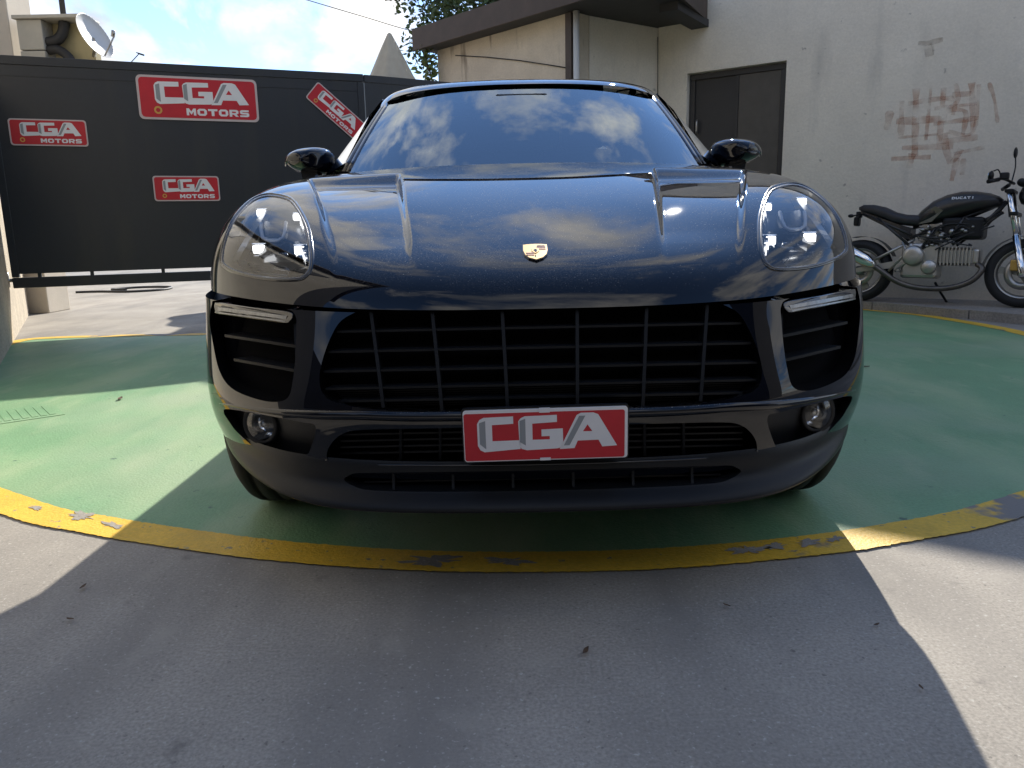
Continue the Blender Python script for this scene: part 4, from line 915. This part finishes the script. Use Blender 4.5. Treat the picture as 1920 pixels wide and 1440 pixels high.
bpoly([(-.15, .20), (0, .22), (.15, .20), (.15, .0), (0, -.18), (-.15, 0)], .0043, .0052, 'inner_shield', gold)
bpoly([(-.06, .12), (.02, .14), (.08, .06), (.04, -.02), (.05, -.1), (-.01, -.06), (-.04, .02), (-.08, .06)], .0053, .0057, 'horse_figure', black_gloss)
# ------------------------------------------------ number plate
plate = empty('number_plate', (.004, -.028, .4255)); plate.parent = car; plate.rotation_euler = (R(4), R(-.6), 0)
plate['label'] = 'red dealer plate with white letters'
w, h = .353, .1165; fn = lambda x_, y_, d: (x_ * w - w / 2, -d, y_ * h - h / 2)
pr = lambda m_: [(.5 + a / w, .5 + b / h) for a, b in rrect(-w / 2 + m_, w / 2 - m_, -h / 2 + m_, h / 2 - m_, .007)]
MB().prism(pr(-.003), fn, -.012, -.001).build('holder', plastic, plate)
MB().prism(pr(0), fn, -.0008, .002).build('border', sign_white, plate)
MB().prism([(.5 + a / w, .5 + b / h) for a, b in rrect(-w / 2 + .0018, w / 2 - .0065, -h / 2 + .0022, h / 2 - .0075, .005)], fn, .0021, .0028).build('red_face', sign_red, plate)
for poly, ho in ((CGA_C, []), (CGA_G, []), (CGA_A, [CGA_AH])): MB().prism(poly, fn, .0029, .0038, ho).build('letter', sign_white, plate)
for poly in (CGA_CS, CGA_GS, CGA_AS): MB().prism(poly, fn, .0039, .0043).build('letter_shade', sign_grey, plate)
for y0, y1 in ((.93, 1.02), (-.0, .05)): MB().prism([(.463, y0), (.528, y0), (.528, y1), (.463, y1)], fn, .003, .005).build('clip', sign_white, plate)
MB().box(-.17, .17, .012, .05, -.05, .05).build('bracket', plastic, plate)
# ------------------------------------------------ windscreen, pillars, roof
def Wp(rowbase, rowtop, k, bulge): return [tuple(np.array(a) + (np.array(b) - np.array(a)) * k + np.array([0, -.55, .8]) * bulge * 4 * k * (1 - k)) for a, b in zip(rowbase, rowtop)]
wb = [(0, 1.30, 1.085), (.25, 1.31, 1.09), (.46, 1.36, 1.105), (.60, 1.43, 1.122), (.70, 1.52, 1.135)]
wt = [(0, 1.935, 1.522), (.22, 1.945, 1.521), (.40, 1.975, 1.514), (.52, 2.015, 1.503), (.60, 2.06, 1.488)]
wnet = [Wp(wb, wt, k, .012) for k in np.linspace(0, 1, 6)]
wsk = skin(np.array(wnet), 40, 80); tomesh('windscreen', wsk.flat(), windglass)
E0 = wsk.P[:, -1]; E1 = wsk.P[:, 0]
for s_, E_ in ((1, E0), (-1, E1)):
    q_ = MB(); secs = []
    for i, p in enumerate(E_[::3]):
        k = i / (len(E_[::3]) - 1); o1 = np.array([s_ * (.048 - .012 * k), .045, -.004]); secs.append([Vector(p + np.array([-s_ * .003, -.003, .003])), Vector(p + o1 * .5 + np.array([0, -.006, .010])), Vector(p + o1 + np.array([0, .01, .0])), Vector(p + o1 + np.array([-s_ * .01, .05, -.02])), Vector(p + np.array([-s_ * .012, .04, -.03]))])
    q_.loft(secs); q_.build('windscreen_pillar', paint, car)
    q_ = MB(); secs = []
    for i, p in enumerate(E_[::3]): secs.append([Vector(p + np.array([s_ * .004, -.004, .005])), Vector(p + np.array([-s_ * .016, -.0045, .0035])), Vector(p + np.array([-s_ * .016, .0, -.004])), Vector(p + np.array([s_ * .004, .004, .0]))])
    q_.loft(secs); q_.build('windscreen_seal', black_gloss, car)
roof_rows = []
for yy, zc, xe, ze in ((1.925, 1.530, .0, 1.53), (2.0, 1.562, 0, 0), (2.15, 1.598, 0, 0), (2.5, 1.632, 0, 0), (3.0, 1.636, 0, 0), (3.5, 1.612, 0, 0), (3.95, 1.565, 0, 0), (4.1, 1.545, 0, 0)):
    k = max(0, min(1, (yy - 1.925) / .5)); sw = (1 - k)
    roof_rows.append([(0, yy, zc), (.24, yy + .01 * sw, zc - .002), (.44, yy + .045 * sw, zc - .010), (.56, yy + .085 * sw, zc - .026), (.615 + .02 * k, yy + .12 * sw, zc - .045), (.66 + .02 * k, yy + .16 * sw, zc - .085)])
rsk = skin(np.array(roof_rows), 70, 90); tomesh('roof', rsk.flat(), paint)
for s_ in (-1, 1):
    q_ = MB().tube(crom([(s_ * .60, 2.75, 1.50), (s_ * .605, 2.9, 1.545), (s_ * .61, 3.2, 1.55), (s_ * .60, 3.7, 1.51), (s_ * .59, 3.9, 1.45)], 8), .013, 8); q_.build('roof_rail', black_gloss, car)
    # side glass and door skin
    gl = []
    for yy, zb, zt, xt in ((1.60, 1.02, 1.14, .73), (1.9, 1.02, 1.36, .675), (2.2, 1.025, 1.48, .655), (2.7, 1.03, 1.505, .655), (3.3, 1.05, 1.49, .65), (3.9, 1.09, 1.42, .64), (4.2, 1.12, 1.32, .63)):
        gl.append([Vector((s_ * (.855 - .02 * (yy > 3.5)), yy, zb)), Vector((s_ * (.5 * (.855 + xt) + .02), yy, (zb + zt) / 2)), Vector((s_ * xt, yy + .04, zt))])
    MB().loft(gl, closed=False, caps=False).build('side_window', sideglass, car)
    MB().tube([(s_ * .80, 2.75, 1.05), (s_ * .74, 2.78, 1.3), (s_ * .665, 2.82, 1.5)], .03, 8).build('door_pillar', black_gloss, car)
    q_ = MB(); secs = []
    for yy, xs, wz in ((1.40, .0, .99), (1.6, .0, 1.0), (2.2, -.004, 1.0), (3.0, -.002, 1.02), (3.5, .008, 1.05), (3.8, .012, 1.07), (4.2, -.03, 1.08), (4.5, -.14, 1.05), (4.66, -.34, 1.0)):
        b_ = .95 + xs; secs.append([Vector((s_ * (b_ - .09), yy, wz)), Vector((s_ * (b_ - .035), yy, wz - .05)), Vector((s_ * (b_ - .012), yy, .88)), Vector((s_ * b_, yy, .78)), Vector((s_ * (b_ - .012), yy, .62)), Vector((s_ * (b_ - .005), yy, .45)), Vector((s_ * (b_ - .05), yy, .27))])
    ob_ = q_.loft(secs, closed=False, caps=False).build('body_side', paint, car); md = ob_.modifiers.new('sub', 'SUBSURF'); md.levels = md.render_levels = 2
rear = MB(); rear.loft([[Vector((x_, 4.66 - .25 * (abs(x_) / .8) ** 3, z_)) for x_ in np.linspace(-.66, .66, 9)] for z_ in (.3, .5, .8, 1.05)] + [[Vector((x_, yy, z_)) for x_ in np.linspace(-.6, .6, 9)] for yy, z_ in ((4.45, 1.2), (4.25, 1.38), (4.09, 1.52))], closed=False, caps=False); rear.build('tailgate', paint, car)
cw = MB().loft([[Vector((x_, 1.27 + .28 * (abs(x_) / .8) ** 2.2, 1.052)), Vector((x_, 1.40 + .25 * (abs(x_) / .8) ** 2.2, 1.066))] for x_ in np.linspace(-.80, .80, 25)], closed=False, caps=False).build('cowl_panel', plastic, car)
# ------------------------------------------------ mirrors
for s_ in (-1, 1):
    mr = empty('door_mirror'); mr.parent = car; c = Vector((s_ * .900, 1.66, 1.150))
    secs = []; ny = 9
    for i in range(ny):
        k = i / (ny - 1); r_ = math.sin(math.acos(1 - k)) if k < 1 else 1; yy = -.075 + .16 * k
        sec = []
        for th in np.linspace(0, 2 * math.pi, 28, endpoint=False):
            ct, st = math.cos(th), math.sin(th); e = .8; a_ = math.copysign(abs(ct) ** e, ct) * .104 * (.10 + .9 * r_); b_ = math.copysign(abs(st) ** e, st) * (.060 if st > 0 else .046) * (.10 + .9 * r_)
            b_ += .012 * (-(ct * s_) ) * r_ * (1 if st < 0 else .25) * 0 + (.02 * (ct * s_) * r_ if st < 0 else -.012 * (ct * s_) * r_)
            sec.append(c + Vector((a_, yy + .02 * (ct * s_) ** 2, b_)))
        secs.append(sec)
    MB().loft(secs).build('mirror_housing', paint, mr)
    q_ = MB(); q_.M = Matrix.Translation(c + Vector((0, .096, 0))); q_.prism(rrect(-.078, .078, -.036, .042, .03), lambda x_, y_, d: (x_, d, y_), 0, .003); q_.build('mirror_glass', chrome, mr)
    MB().loft([[c + Vector((-s_ * .05, .0, -.034)), c + Vector((s_ * .02, .0, -.038)), c + Vector((s_ * .02, .07, -.038)), c + Vector((-s_ * .05, .07, -.034))], [Vector((s_ * .845, 1.64, 1.03)), Vector((s_ * .895, 1.64, 1.01)), Vector((s_ * .895, 1.74, 1.01)), Vector((s_ * .845, 1.74, 1.03))]], smooth=False).build('mirror_foot', black_gloss, mr)
# ------------------------------------------------ wheels
tp = [(-.115, .235), (-.130, .26), (-.134, .30), (-.128, .335), (-.112, .354), (-.098, .361)]
for g_ in (-.072, -.024, .024, .072): tp += [(g_ - .007, .3635), (g_ - .006, .356), (g_ + .006, .356), (g_ + .007, .3635)]
tp += [(.098, .361), (.112, .354), (.128, .335), (.134, .30), (.130, .26), (.115, .235)]
for (x_, y_) in ((-.770, .84), (.770, .84), (-.80, 3.64), (.80, 3.64)):
    whl = empty('wheel', (x_, y_, .3635)); whl.parent = car; s_ = math.copysign(1, x_)
    MB().lathe(tp, 72, 'X').build('tyre', rubber, whl)
    q_ = MB().lathe([(s_ * -.11, .235), (s_ * .09, .235), (s_ * .11, .243), (s_ * .118, .238), (s_ * .11, .225), (s_ * .0, .215), (s_ * -.1, .22)], 48, 'X').lathe([(s_ * .02, .001), (s_ * .075, .02), (s_ * .08, .07), (s_ * .05, .075)], 24, 'X')
    for k in range(5):
        a = k * 2 * math.pi / 5
        for da in (-.14, .14):
            q_.loft([[Vector((s_ * d_, rr * math.cos(a + da * w_) - t2 * math.sin(a), rr * math.sin(a + da * w_) + t2 * math.cos(a))) for d_, t2 in ((.075, -.014), (.085, .0), (.075, .014), (.04, 0))] for rr, w_ in ((.05, .5), (.14, .9), (.232, 1.2))])
    q_.build('rim', steel, whl)
    MB().lathe([(s_ * -.02, .05), (s_ * .01, .16), (s_ * .0, .17), (s_ * -.03, .16)], 36, 'X').build('brake_disc', steel, whl)
# wheel wells
for s_ in (-1, 1):
    q_ = MB(); secs = []
    for th in np.linspace(R(-5), R(185), 18): secs.append([Vector((s_ * .62, .84 + .42 * math.cos(th), .345 + .42 * math.sin(th))), Vector((s_ * .85, .84 + .41 * math.cos(th), .345 + .41 * math.sin(th)))])
    q_.loft(secs, closed=False, caps=False); q_.build('wheel_well', void, car)
    MB().box(s_ * .60 - .01, s_ * .60 + .01, .45, 1.4, .26, .78).build('inner_wing', void, car)
# ------------------------------------------------ cabin
cb0 = MB().box(-.74, .74, 1.42, 4.2, .5, .56).box(-.74, .74, 1.44, 1.46, .5, 1.0).box(-.66, .66, 4.2, 4.22, .5, 1.3); cb0.build('cabin_floor', interior, car)
q_ = MB(); q_.loft([[Vector((x_, 1.47 + .10 * (abs(x_) / .7) ** 2, .98)), Vector((x_, 1.50 + .10 * (abs(x_) / .7) ** 2, 1.045)), Vector((x_, 1.75, 1.075 + (.03 if .15 < x_ < .55 else 0))), Vector((x_, 1.98, 1.05)), Vector((x_, 2.02, .95)), Vector((x_, 1.98, .6))] for x_ in np.linspace(-.72, .72, 21)], closed=False, caps=False); q_.build('dashboard', interior, car)
for x_ in (-.37, .37):
    st_ = empty('front_seat'); st_.parent = car
    MB().box(x_ - .25, x_ + .25, 2.35, 2.9, .56, .74, .05).build('cushion', seatm, st_)
    q_ = MB(); q_.M = Matrix.Translation((x_, 2.88, .72)) @ Matrix.Rotation(R(-14), 4, 'X'); q_.box(-.25, .25, -.06, .08, 0, .60, .05); q_.build('backrest', seatm, st_)
    q_ = MB(); q_.M = Matrix.Translation((x_, 3.03, 1.31)) @ Matrix.Rotation(R(-10), 4, 'X'); q_.box(-.13, .13, -.05, .05, 0, .20, .04); q_.build('headrest', seatm, st_)
MB().box(-.62, .62, 3.45, 3.6, .6, 1.25, .05).build('rear_seat', seatm, car)
sw_ = [(.37 + .185 * math.cos(a), 2.14 - .07 * math.sin(a), 1.0 + .17 * math.sin(a)) for a in np.linspace(0, 2 * math.pi, 33)]
MB().tube(sw_, .016, 8, caps=False).tube([(.37 - .18, 2.14, 1.0), (.37 + .18, 2.14, 1.0)], .02, 6).box(.31, .43, 2.12, 2.16, .94, 1.04, .015).build('steering_wheel', interior, car)
rm_ = wsk.P[35, 40]
MB().box(-.115, .115, rm_[1] + .02, rm_[1] + .08, rm_[2] - .045, rm_[2] + .02, .012).ell((0, rm_[1] + .06, rm_[2] - .055), (.045, .03, .03)).build('mirror_and_sensor', interior, car)
for x0, x1 in ((-.17, -.125), (.13, .165)):
    q0 = wsk.P[36, 40]; MB().box(x0, x1, q0[1] + .022, q0[1] + .024, q0[2] - .012, q0[2] + .008).build('sticker', sign_white, car)
# ================================================================== MOTORCYCLE
bR = Vector((3.50, 7.75)); bF = Vector((4.55, 6.85)); bdir = (bF - bR).normalized(); bm_ = (bR + bF) / 2
bike = empty('motorcycle', (bm_.x, bm_.y, .078)); bike.rotation_euler = (R(-3.5), 0, math.atan2(bdir.y, bdir.x)); bike.rotation_mode = 'XYZ'
tag(bike, 'black naked motorcycle with silver engine parked against the grey wall', 'motorcycle')
def bk(mb, nm, m_, parent=None): return mb.build(nm, m_, parent or bike)
for x_, wd_, nm in ((.69, .055, 'front_wheel'), (-.69, .080, 'rear_wheel')):
    we = empty(nm, (x_, 0, .302)); we.parent = bike; r_ = .302
    bk(MB().lathe([(-wd_ * .75, .215), (-wd_, .245), (-wd_, .265), (-wd_ * .7, .290), (-wd_ * .3, r_), (wd_ * .3, r_), (wd_ * .7, .290), (wd_, .265), (wd_, .245), (wd_ * .75, .215)], 56, 'Y'), 'tyre', rubber, we)
    q_ = MB().lathe([(-wd_ * .78, .222), (-wd_ * .8, .212), (-wd_ * .3, .195), (wd_ * .3, .195), (wd_ * .8, .212), (wd_ * .78, .222)], 48, 'Y').lathe([(-.05, .001), (-.05, .045), (.05, .045), (.05, .001)], 20, 'Y')
    for k in range(3):
        a = k * 2 * math.pi / 3 + .9
        q_.loft([[Vector((rr * math.cos(a) - t2 * math.sin(a), d_, rr * math.sin(a) + t2 * math.cos(a))) for t2, d_ in ((-w_, -.018), (w_, -.018), (w_, .018), (-w_, .018))] for rr, w_ in ((.03, .03), (.10, .022), (.2, .034))], smooth=False)
    bk(q_, 'rim', steel, we)
    bk(MB().lathe([(-.062, .08), (-.062, .145), (-.067, .145), (-.067, .08)], 40, 'Y', closed=True), 'brake_disc', steel, we)
    q_ = MB().box(-.10 if x_ > 0 else .05, -.03 if x_ > 0 else .12, -.095, -.05, .02, .12, .012); bk(q_, 'brake_caliper', gold, we)
# tank: lofted cross sections along x
secs = []
for x_, zt, zb, hw in ((-.235, .80, .70, .06), (-.17, .88, .715, .105), (-.08, .96, .74, .135), (.03, 1.01, .765, .15), (.15, 1.035, .80, .155), (.27, 1.03, .835, .15), (.37, 1.01, .865, .13), (.44, .98, .885, .10), (.475, .95, .90, .05)):
    sec = []
    for th in np.linspace(0, 2 * math.pi, 24, endpoint=False):
        c_, s2_ = math.cos(th), math.sin(th); zz = (zt + zb) / 2 + (zt - zb) / 2 * math.copysign(abs(s2_) ** .75, s2_); yy = hw * math.copysign(abs(c_) ** .7, c_) * (1 - .22 * max(0, s2_) ** 2); sec.append(Vector((x_, yy, zz)))
    secs.append(sec)
tank = bk(MB().loft(secs), 'fuel_tank', bike_black)
def tside(pts, d): return [(x_, -(.150 + d) if True else 0, z_) for x_, z_ in pts]
q_ = MB(); q_.loft([[Vector((-.19, -.092, .74)), Vector((-.06, -.150, .76)), Vector((.03, -.156, .86)), Vector((-.04, -.146, .90)), Vector((-.15, -.108, .84))], [Vector((-.19, -.07, .74)), Vector((-.06, -.10, .76)), Vector((.03, -.10, .86)), Vector((-.04, -.10, .90)), Vector((-.15, -.08, .84))]], smooth=False); bk(q_, 'knee_panel', bike_grey, tank)
fnb = lambda x_, y_, d: (.10 + x_ * .17, -.146 - d + .012 * y_ * -1 * -1, .965 + y_ * .022)
for P_, Hh in word('DUCATI', 0, 1, 0, 1, .2):
    q_ = MB(); q_.prism(P_, lambda x_, y_, d: (.09 + x_ * .18, -.1525 - d + y_ * .004, .955 + y_ * .022), 0, .002, Hh); bk(q_, 'letter', sign_white, tank)
# seat and tail
secs = []
for x_, zt, zb, hw in ((-.745, .925, .895, .03), (-.70, .945, .865, .065), (-.60, .94, .84, .085), (-.50, .915, .80, .10), (-.40, .865, .755, .115), (-.30, .838, .735, .125), (-.20, .83, .725, .12), (-.13, .825, .74, .08)):
    secs.append([Vector((x_, hw * math.copysign(abs(math.cos(th)) ** .6, math.cos(th)), (zt + zb) / 2 + (zt - zb) / 2 * math.copysign(abs(math.sin(th)) ** .6, math.sin(th)))) for th in np.linspace(0, 2 * math.pi, 20, endpoint=False)])
bk(MB().loft(secs), 'seat', seat_m)
bk(MB().loft([[Vector((x_, s2, z_)) for s2 in (-hw, hw) for z_ in ((zt, zb) if s2 < 0 else (zb, zt))] for x_, zt, zb, hw in ((-.72, .885, .85, .05), (-.5, .80, .74, .09), (-.33, .735, .63, .11), (-.24, .71, .60, .10))], smooth=False), 'side_panel', bike_black)
bk(MB().box(-.785, -.735, -.045, .045, .74, .83, .015).box(-.77, -.72, -.03, .03, .82, .88, .008), 'tail_lamp', plastic)
bk(MB().tube([(-.71, -.06, .85), (-.77, -.15, .83)], .008, 6).ell((-.775, -.16, .83), (.03, .025, .018), 10, 6), 'indicator', plastic)
# frame trellis
q_ = MB()
for s_ in (-1, 1):
    for a, b in (((.50, .03, .93), (-.22, .12, .62)), ((.48, .035, .84), (-.16, .13, .50)), ((.50, .03, .93), (.33, .10, .70)), ((.33, .10, .70), (.20, .11, .80)), ((.20, .11, .80), (.10, .12, .62)), ((.10, .12, .62), (-.03, .12, .70)), ((-.03, .12, .70), (-.12, .13, .53)), ((.46, .035, .83), (.12, .10, .55)), ((-.22, .12, .64), (-.70, .06, .86)), ((-.24, .12, .55), (-.55, .08, .81))):
        q_.tube([(a[0], s_ * a[1], a[2]), (b[0], s_ * b[1], b[2])], .013, 8)
q_.tube([(.525, 0, 1.0), (.56, 0, .80)], .035, 12); bk(q_, 'trellis_frame', bike_black)
# engine
eng = empty('engine'); eng.parent = bike
bk(MB().box(-.30, .02, -.115, .115, .24, .57, .03), 'crankcase', alu, eng)
bk(MB().lathe([(-.175, .001), (-.178, .05), (-.172, .078), (-.155, .092), (-.11, .097)], 32, 'Y', c=(-.19, 0, .45)), 'clutch_cover', alu, eng)
bk(MB().lathe([(-.150, .001), (-.150, .055), (-.135, .066), (-.10, .07)], 24, 'Y', c=(-.05, 0, .345)), 'alternator_cover', alu, eng)
q_ = MB()
for k in range(9): q_.box(.03 + k * .03, .044 + k * .03, -.10, .10, .36, .53, .004)
q_.box(.02, .30, -.08, .08, .385, .505); bk(q_, 'front_cylinder', alu, eng)
bk(MB().box(.285, .345, -.085, .085, .38, .515, .02), 'cylinder_head', alu, eng)
q_ = MB()
for k in range(6): q_.box(-.17, .02, -.095, .095, .585 + k * .026, .597 + k * .026, .003)
q_.box(-.15, .0, -.08, .08, .56, .74); bk(q_, 'rear_cylinder', steel, eng)
for i in range(14):
    rr = random.Random(i); bk(MB().ell((rr.uniform(-.2, .3), -.12, rr.uniform(.52, .72)), (rr.uniform(.012, .03), .02, rr.uniform(.012, .03)), 10, 6), 'fitting', steel, eng)
bk(MB().box(.02, .36, -.12, .12, .60, .80, .03), 'airbox', plastic, eng)
for i in range(7):
    rr = random.Random(40 + i); bk(MB().tube(crom([(rr.uniform(-.2, .1), -.13, rr.uniform(.5, .7)), (rr.uniform(0, .3), -.14, rr.uniform(.5, .75)), (rr.uniform(.2, .45), -.1, rr.uniform(.55, .8))], 6), .007, 6), 'hose', rubber_hose, eng)
# exhaust
bk(MB().tube(crom([(.33, -.05, .38), (.38, -.09, .33), (.30, -.11, .22), (.12, -.10, .155), (-.12, -.11, .15), (-.30, -.14, .20), (-.45, -.17, .30), (-.55, -.185, .375)], 6), .026, 10), 'exhaust_pipe', pipe_m)
q_ = MB().tube([(-.50, -.18, .345), (-.55, -.186, .375), (-.60, -.19, .405), (-.86, -.205, .545), (-.885, -.206, .56)], .05, 18, radii=[.024, .045, .062, .064, .045]); bk(q_, 'muffler', chrome)
# swingarm
bk(MB().loft([[Vector((-.16, s_ * .0 - .07, .36)), Vector((-.16, -.10, .36)), Vector((-.16, -.10, .44)), Vector((-.16, -.07, .44))] for s_ in (1,)] + [[Vector((-.70, -.095, .285)), Vector((-.70, -.12, .285)), Vector((-.70, -.12, .325)), Vector((-.70, -.095, .325))]], smooth=False)
   .tube([(-.20, -.10, .60), (-.62, -.11, .36)], .014, 8).tube([(-.20, -.10, .56), (-.40, -.11, .30)], .012, 8).tube([(-.16, .09, .40), (-.70, .10, .305)], .022, 8), 'swingarm', alu)
bk(MB().tube([(-.30, -.115, .58), (-.22, -.12, .42), (-.34, -.125, .30)], .012, 8).tube([(-.30, -.10, .31), (-.30, -.20, .31)], .012, 8), 'footrest', alu)
bk(MB().tube([(-.02, .06, .2), (.02, .16, .1), (.06, .26, .008)], .011, 8).tube([(.04, .255, .008), (.11, .27, .006)], .010, 6), 'side_stand', plastic)
# rear fender
secs = [[Vector((-.69 + .335 * math.cos(a), y_, .302 + .335 * math.sin(a))) for y_ in (-.075, -.04, .04, .075)] for a in np.linspace(R(25), R(105), 12)]
bk(MB().loft(secs, closed=False, caps=False), 'rear_fender', plastic)
# front end
q_ = MB()
for y_ in (-.10, .10): q_.tube([(.515, y_, 1.03), (.575, y_, .80), (.62, y_, .60)], .024, 12)
bk(q_, 'fork_tube', chrome)
q_ = MB()
for y_ in (-.10, .10): q_.tube([(.612, y_, .63), (.69, y_, .302), (.695, y_, .27)], .031, 12)
bk(q_, 'fork_slider', chrome)
bk(MB().box(.49, .56, -.13, .13, 1.0, 1.03, .008).box(.54, .61, -.13, .13, .80, .835, .008), 'fork_yoke', plastic)
secs = [[Vector((.69 + .328 * math.cos(a), y_, .302 + .328 * math.sin(a))) for y_ in (-.07, -.05, .05, .07)] for a in np.linspace(R(55), R(170), 16)]
bk(MB().loft(secs, closed=False, caps=False), 'front_fender', bike_black)
bk(MB().lathe([(-.09, .03), (-.07, .075), (-.02, .092), (.05, .092), (.065, .085), (.068, .001)], 28, 'X', c=(.68, 0, .98)), 'headlamp', bike_black)
bk(MB().ell((.60, -.05, 1.09), (.035, .04, .035), 12, 8).ell((.60, .05, 1.09), (.035, .04, .035), 12, 8), 'instruments', plastic)
bk(MB().tube(crom([(.42, -.36, 1.08), (.48, -.22, 1.11), (.53, -.06, 1.09), (.53, .06, 1.09), (.48, .22, 1.11), (.42, .36, 1.08)], 6), .012, 8).tube([(.40, -.38, 1.075), (.46, -.27, 1.10)], .018, 10).tube([(.40, .38, 1.075), (.46, .27, 1.10)], .018, 10).box(.46, .53, -.26, -.20, 1.10, 1.16, .012), 'handlebar', plastic)
for s_, nm in ((-1, 0), (1, 1)):
    mo = empty('mirror'); mo.parent = bike
    if s_ > 0: bk(MB().tube(crom([(.49, .20, 1.12), (.50, .24, 1.25), (.49, .26, 1.34)], 5), .006, 6), 'stem', plastic, mo); bk(MB().ell((.485, .27, 1.385), (.016, .055, .05), 14, 8), 'mirror_shell', plastic, mo)
    else:
        bk(MB().tube(crom([(.47, -.22, 1.12), (.45, -.27, 1.18), (.42, -.30, 1.17)], 5), .006, 6), 'stem', plastic, mo); bk(MB().ell((.41, -.32, 1.13), (.018, .06, .042), 14, 8), 'mirror_shell', plastic, mo)
        q_ = MB(); q_.M = Matrix.Translation((.395, -.32, 1.13)); q_.prism([(.05 * math.cos(a), .034 * math.sin(a)) for a in np.linspace(0, 2 * math.pi, 20, endpoint=False)], lambda x_, y_, d: (-d, x_, y_), 0, .004); bk(q_, 'mirror_glass', chrome, mo)
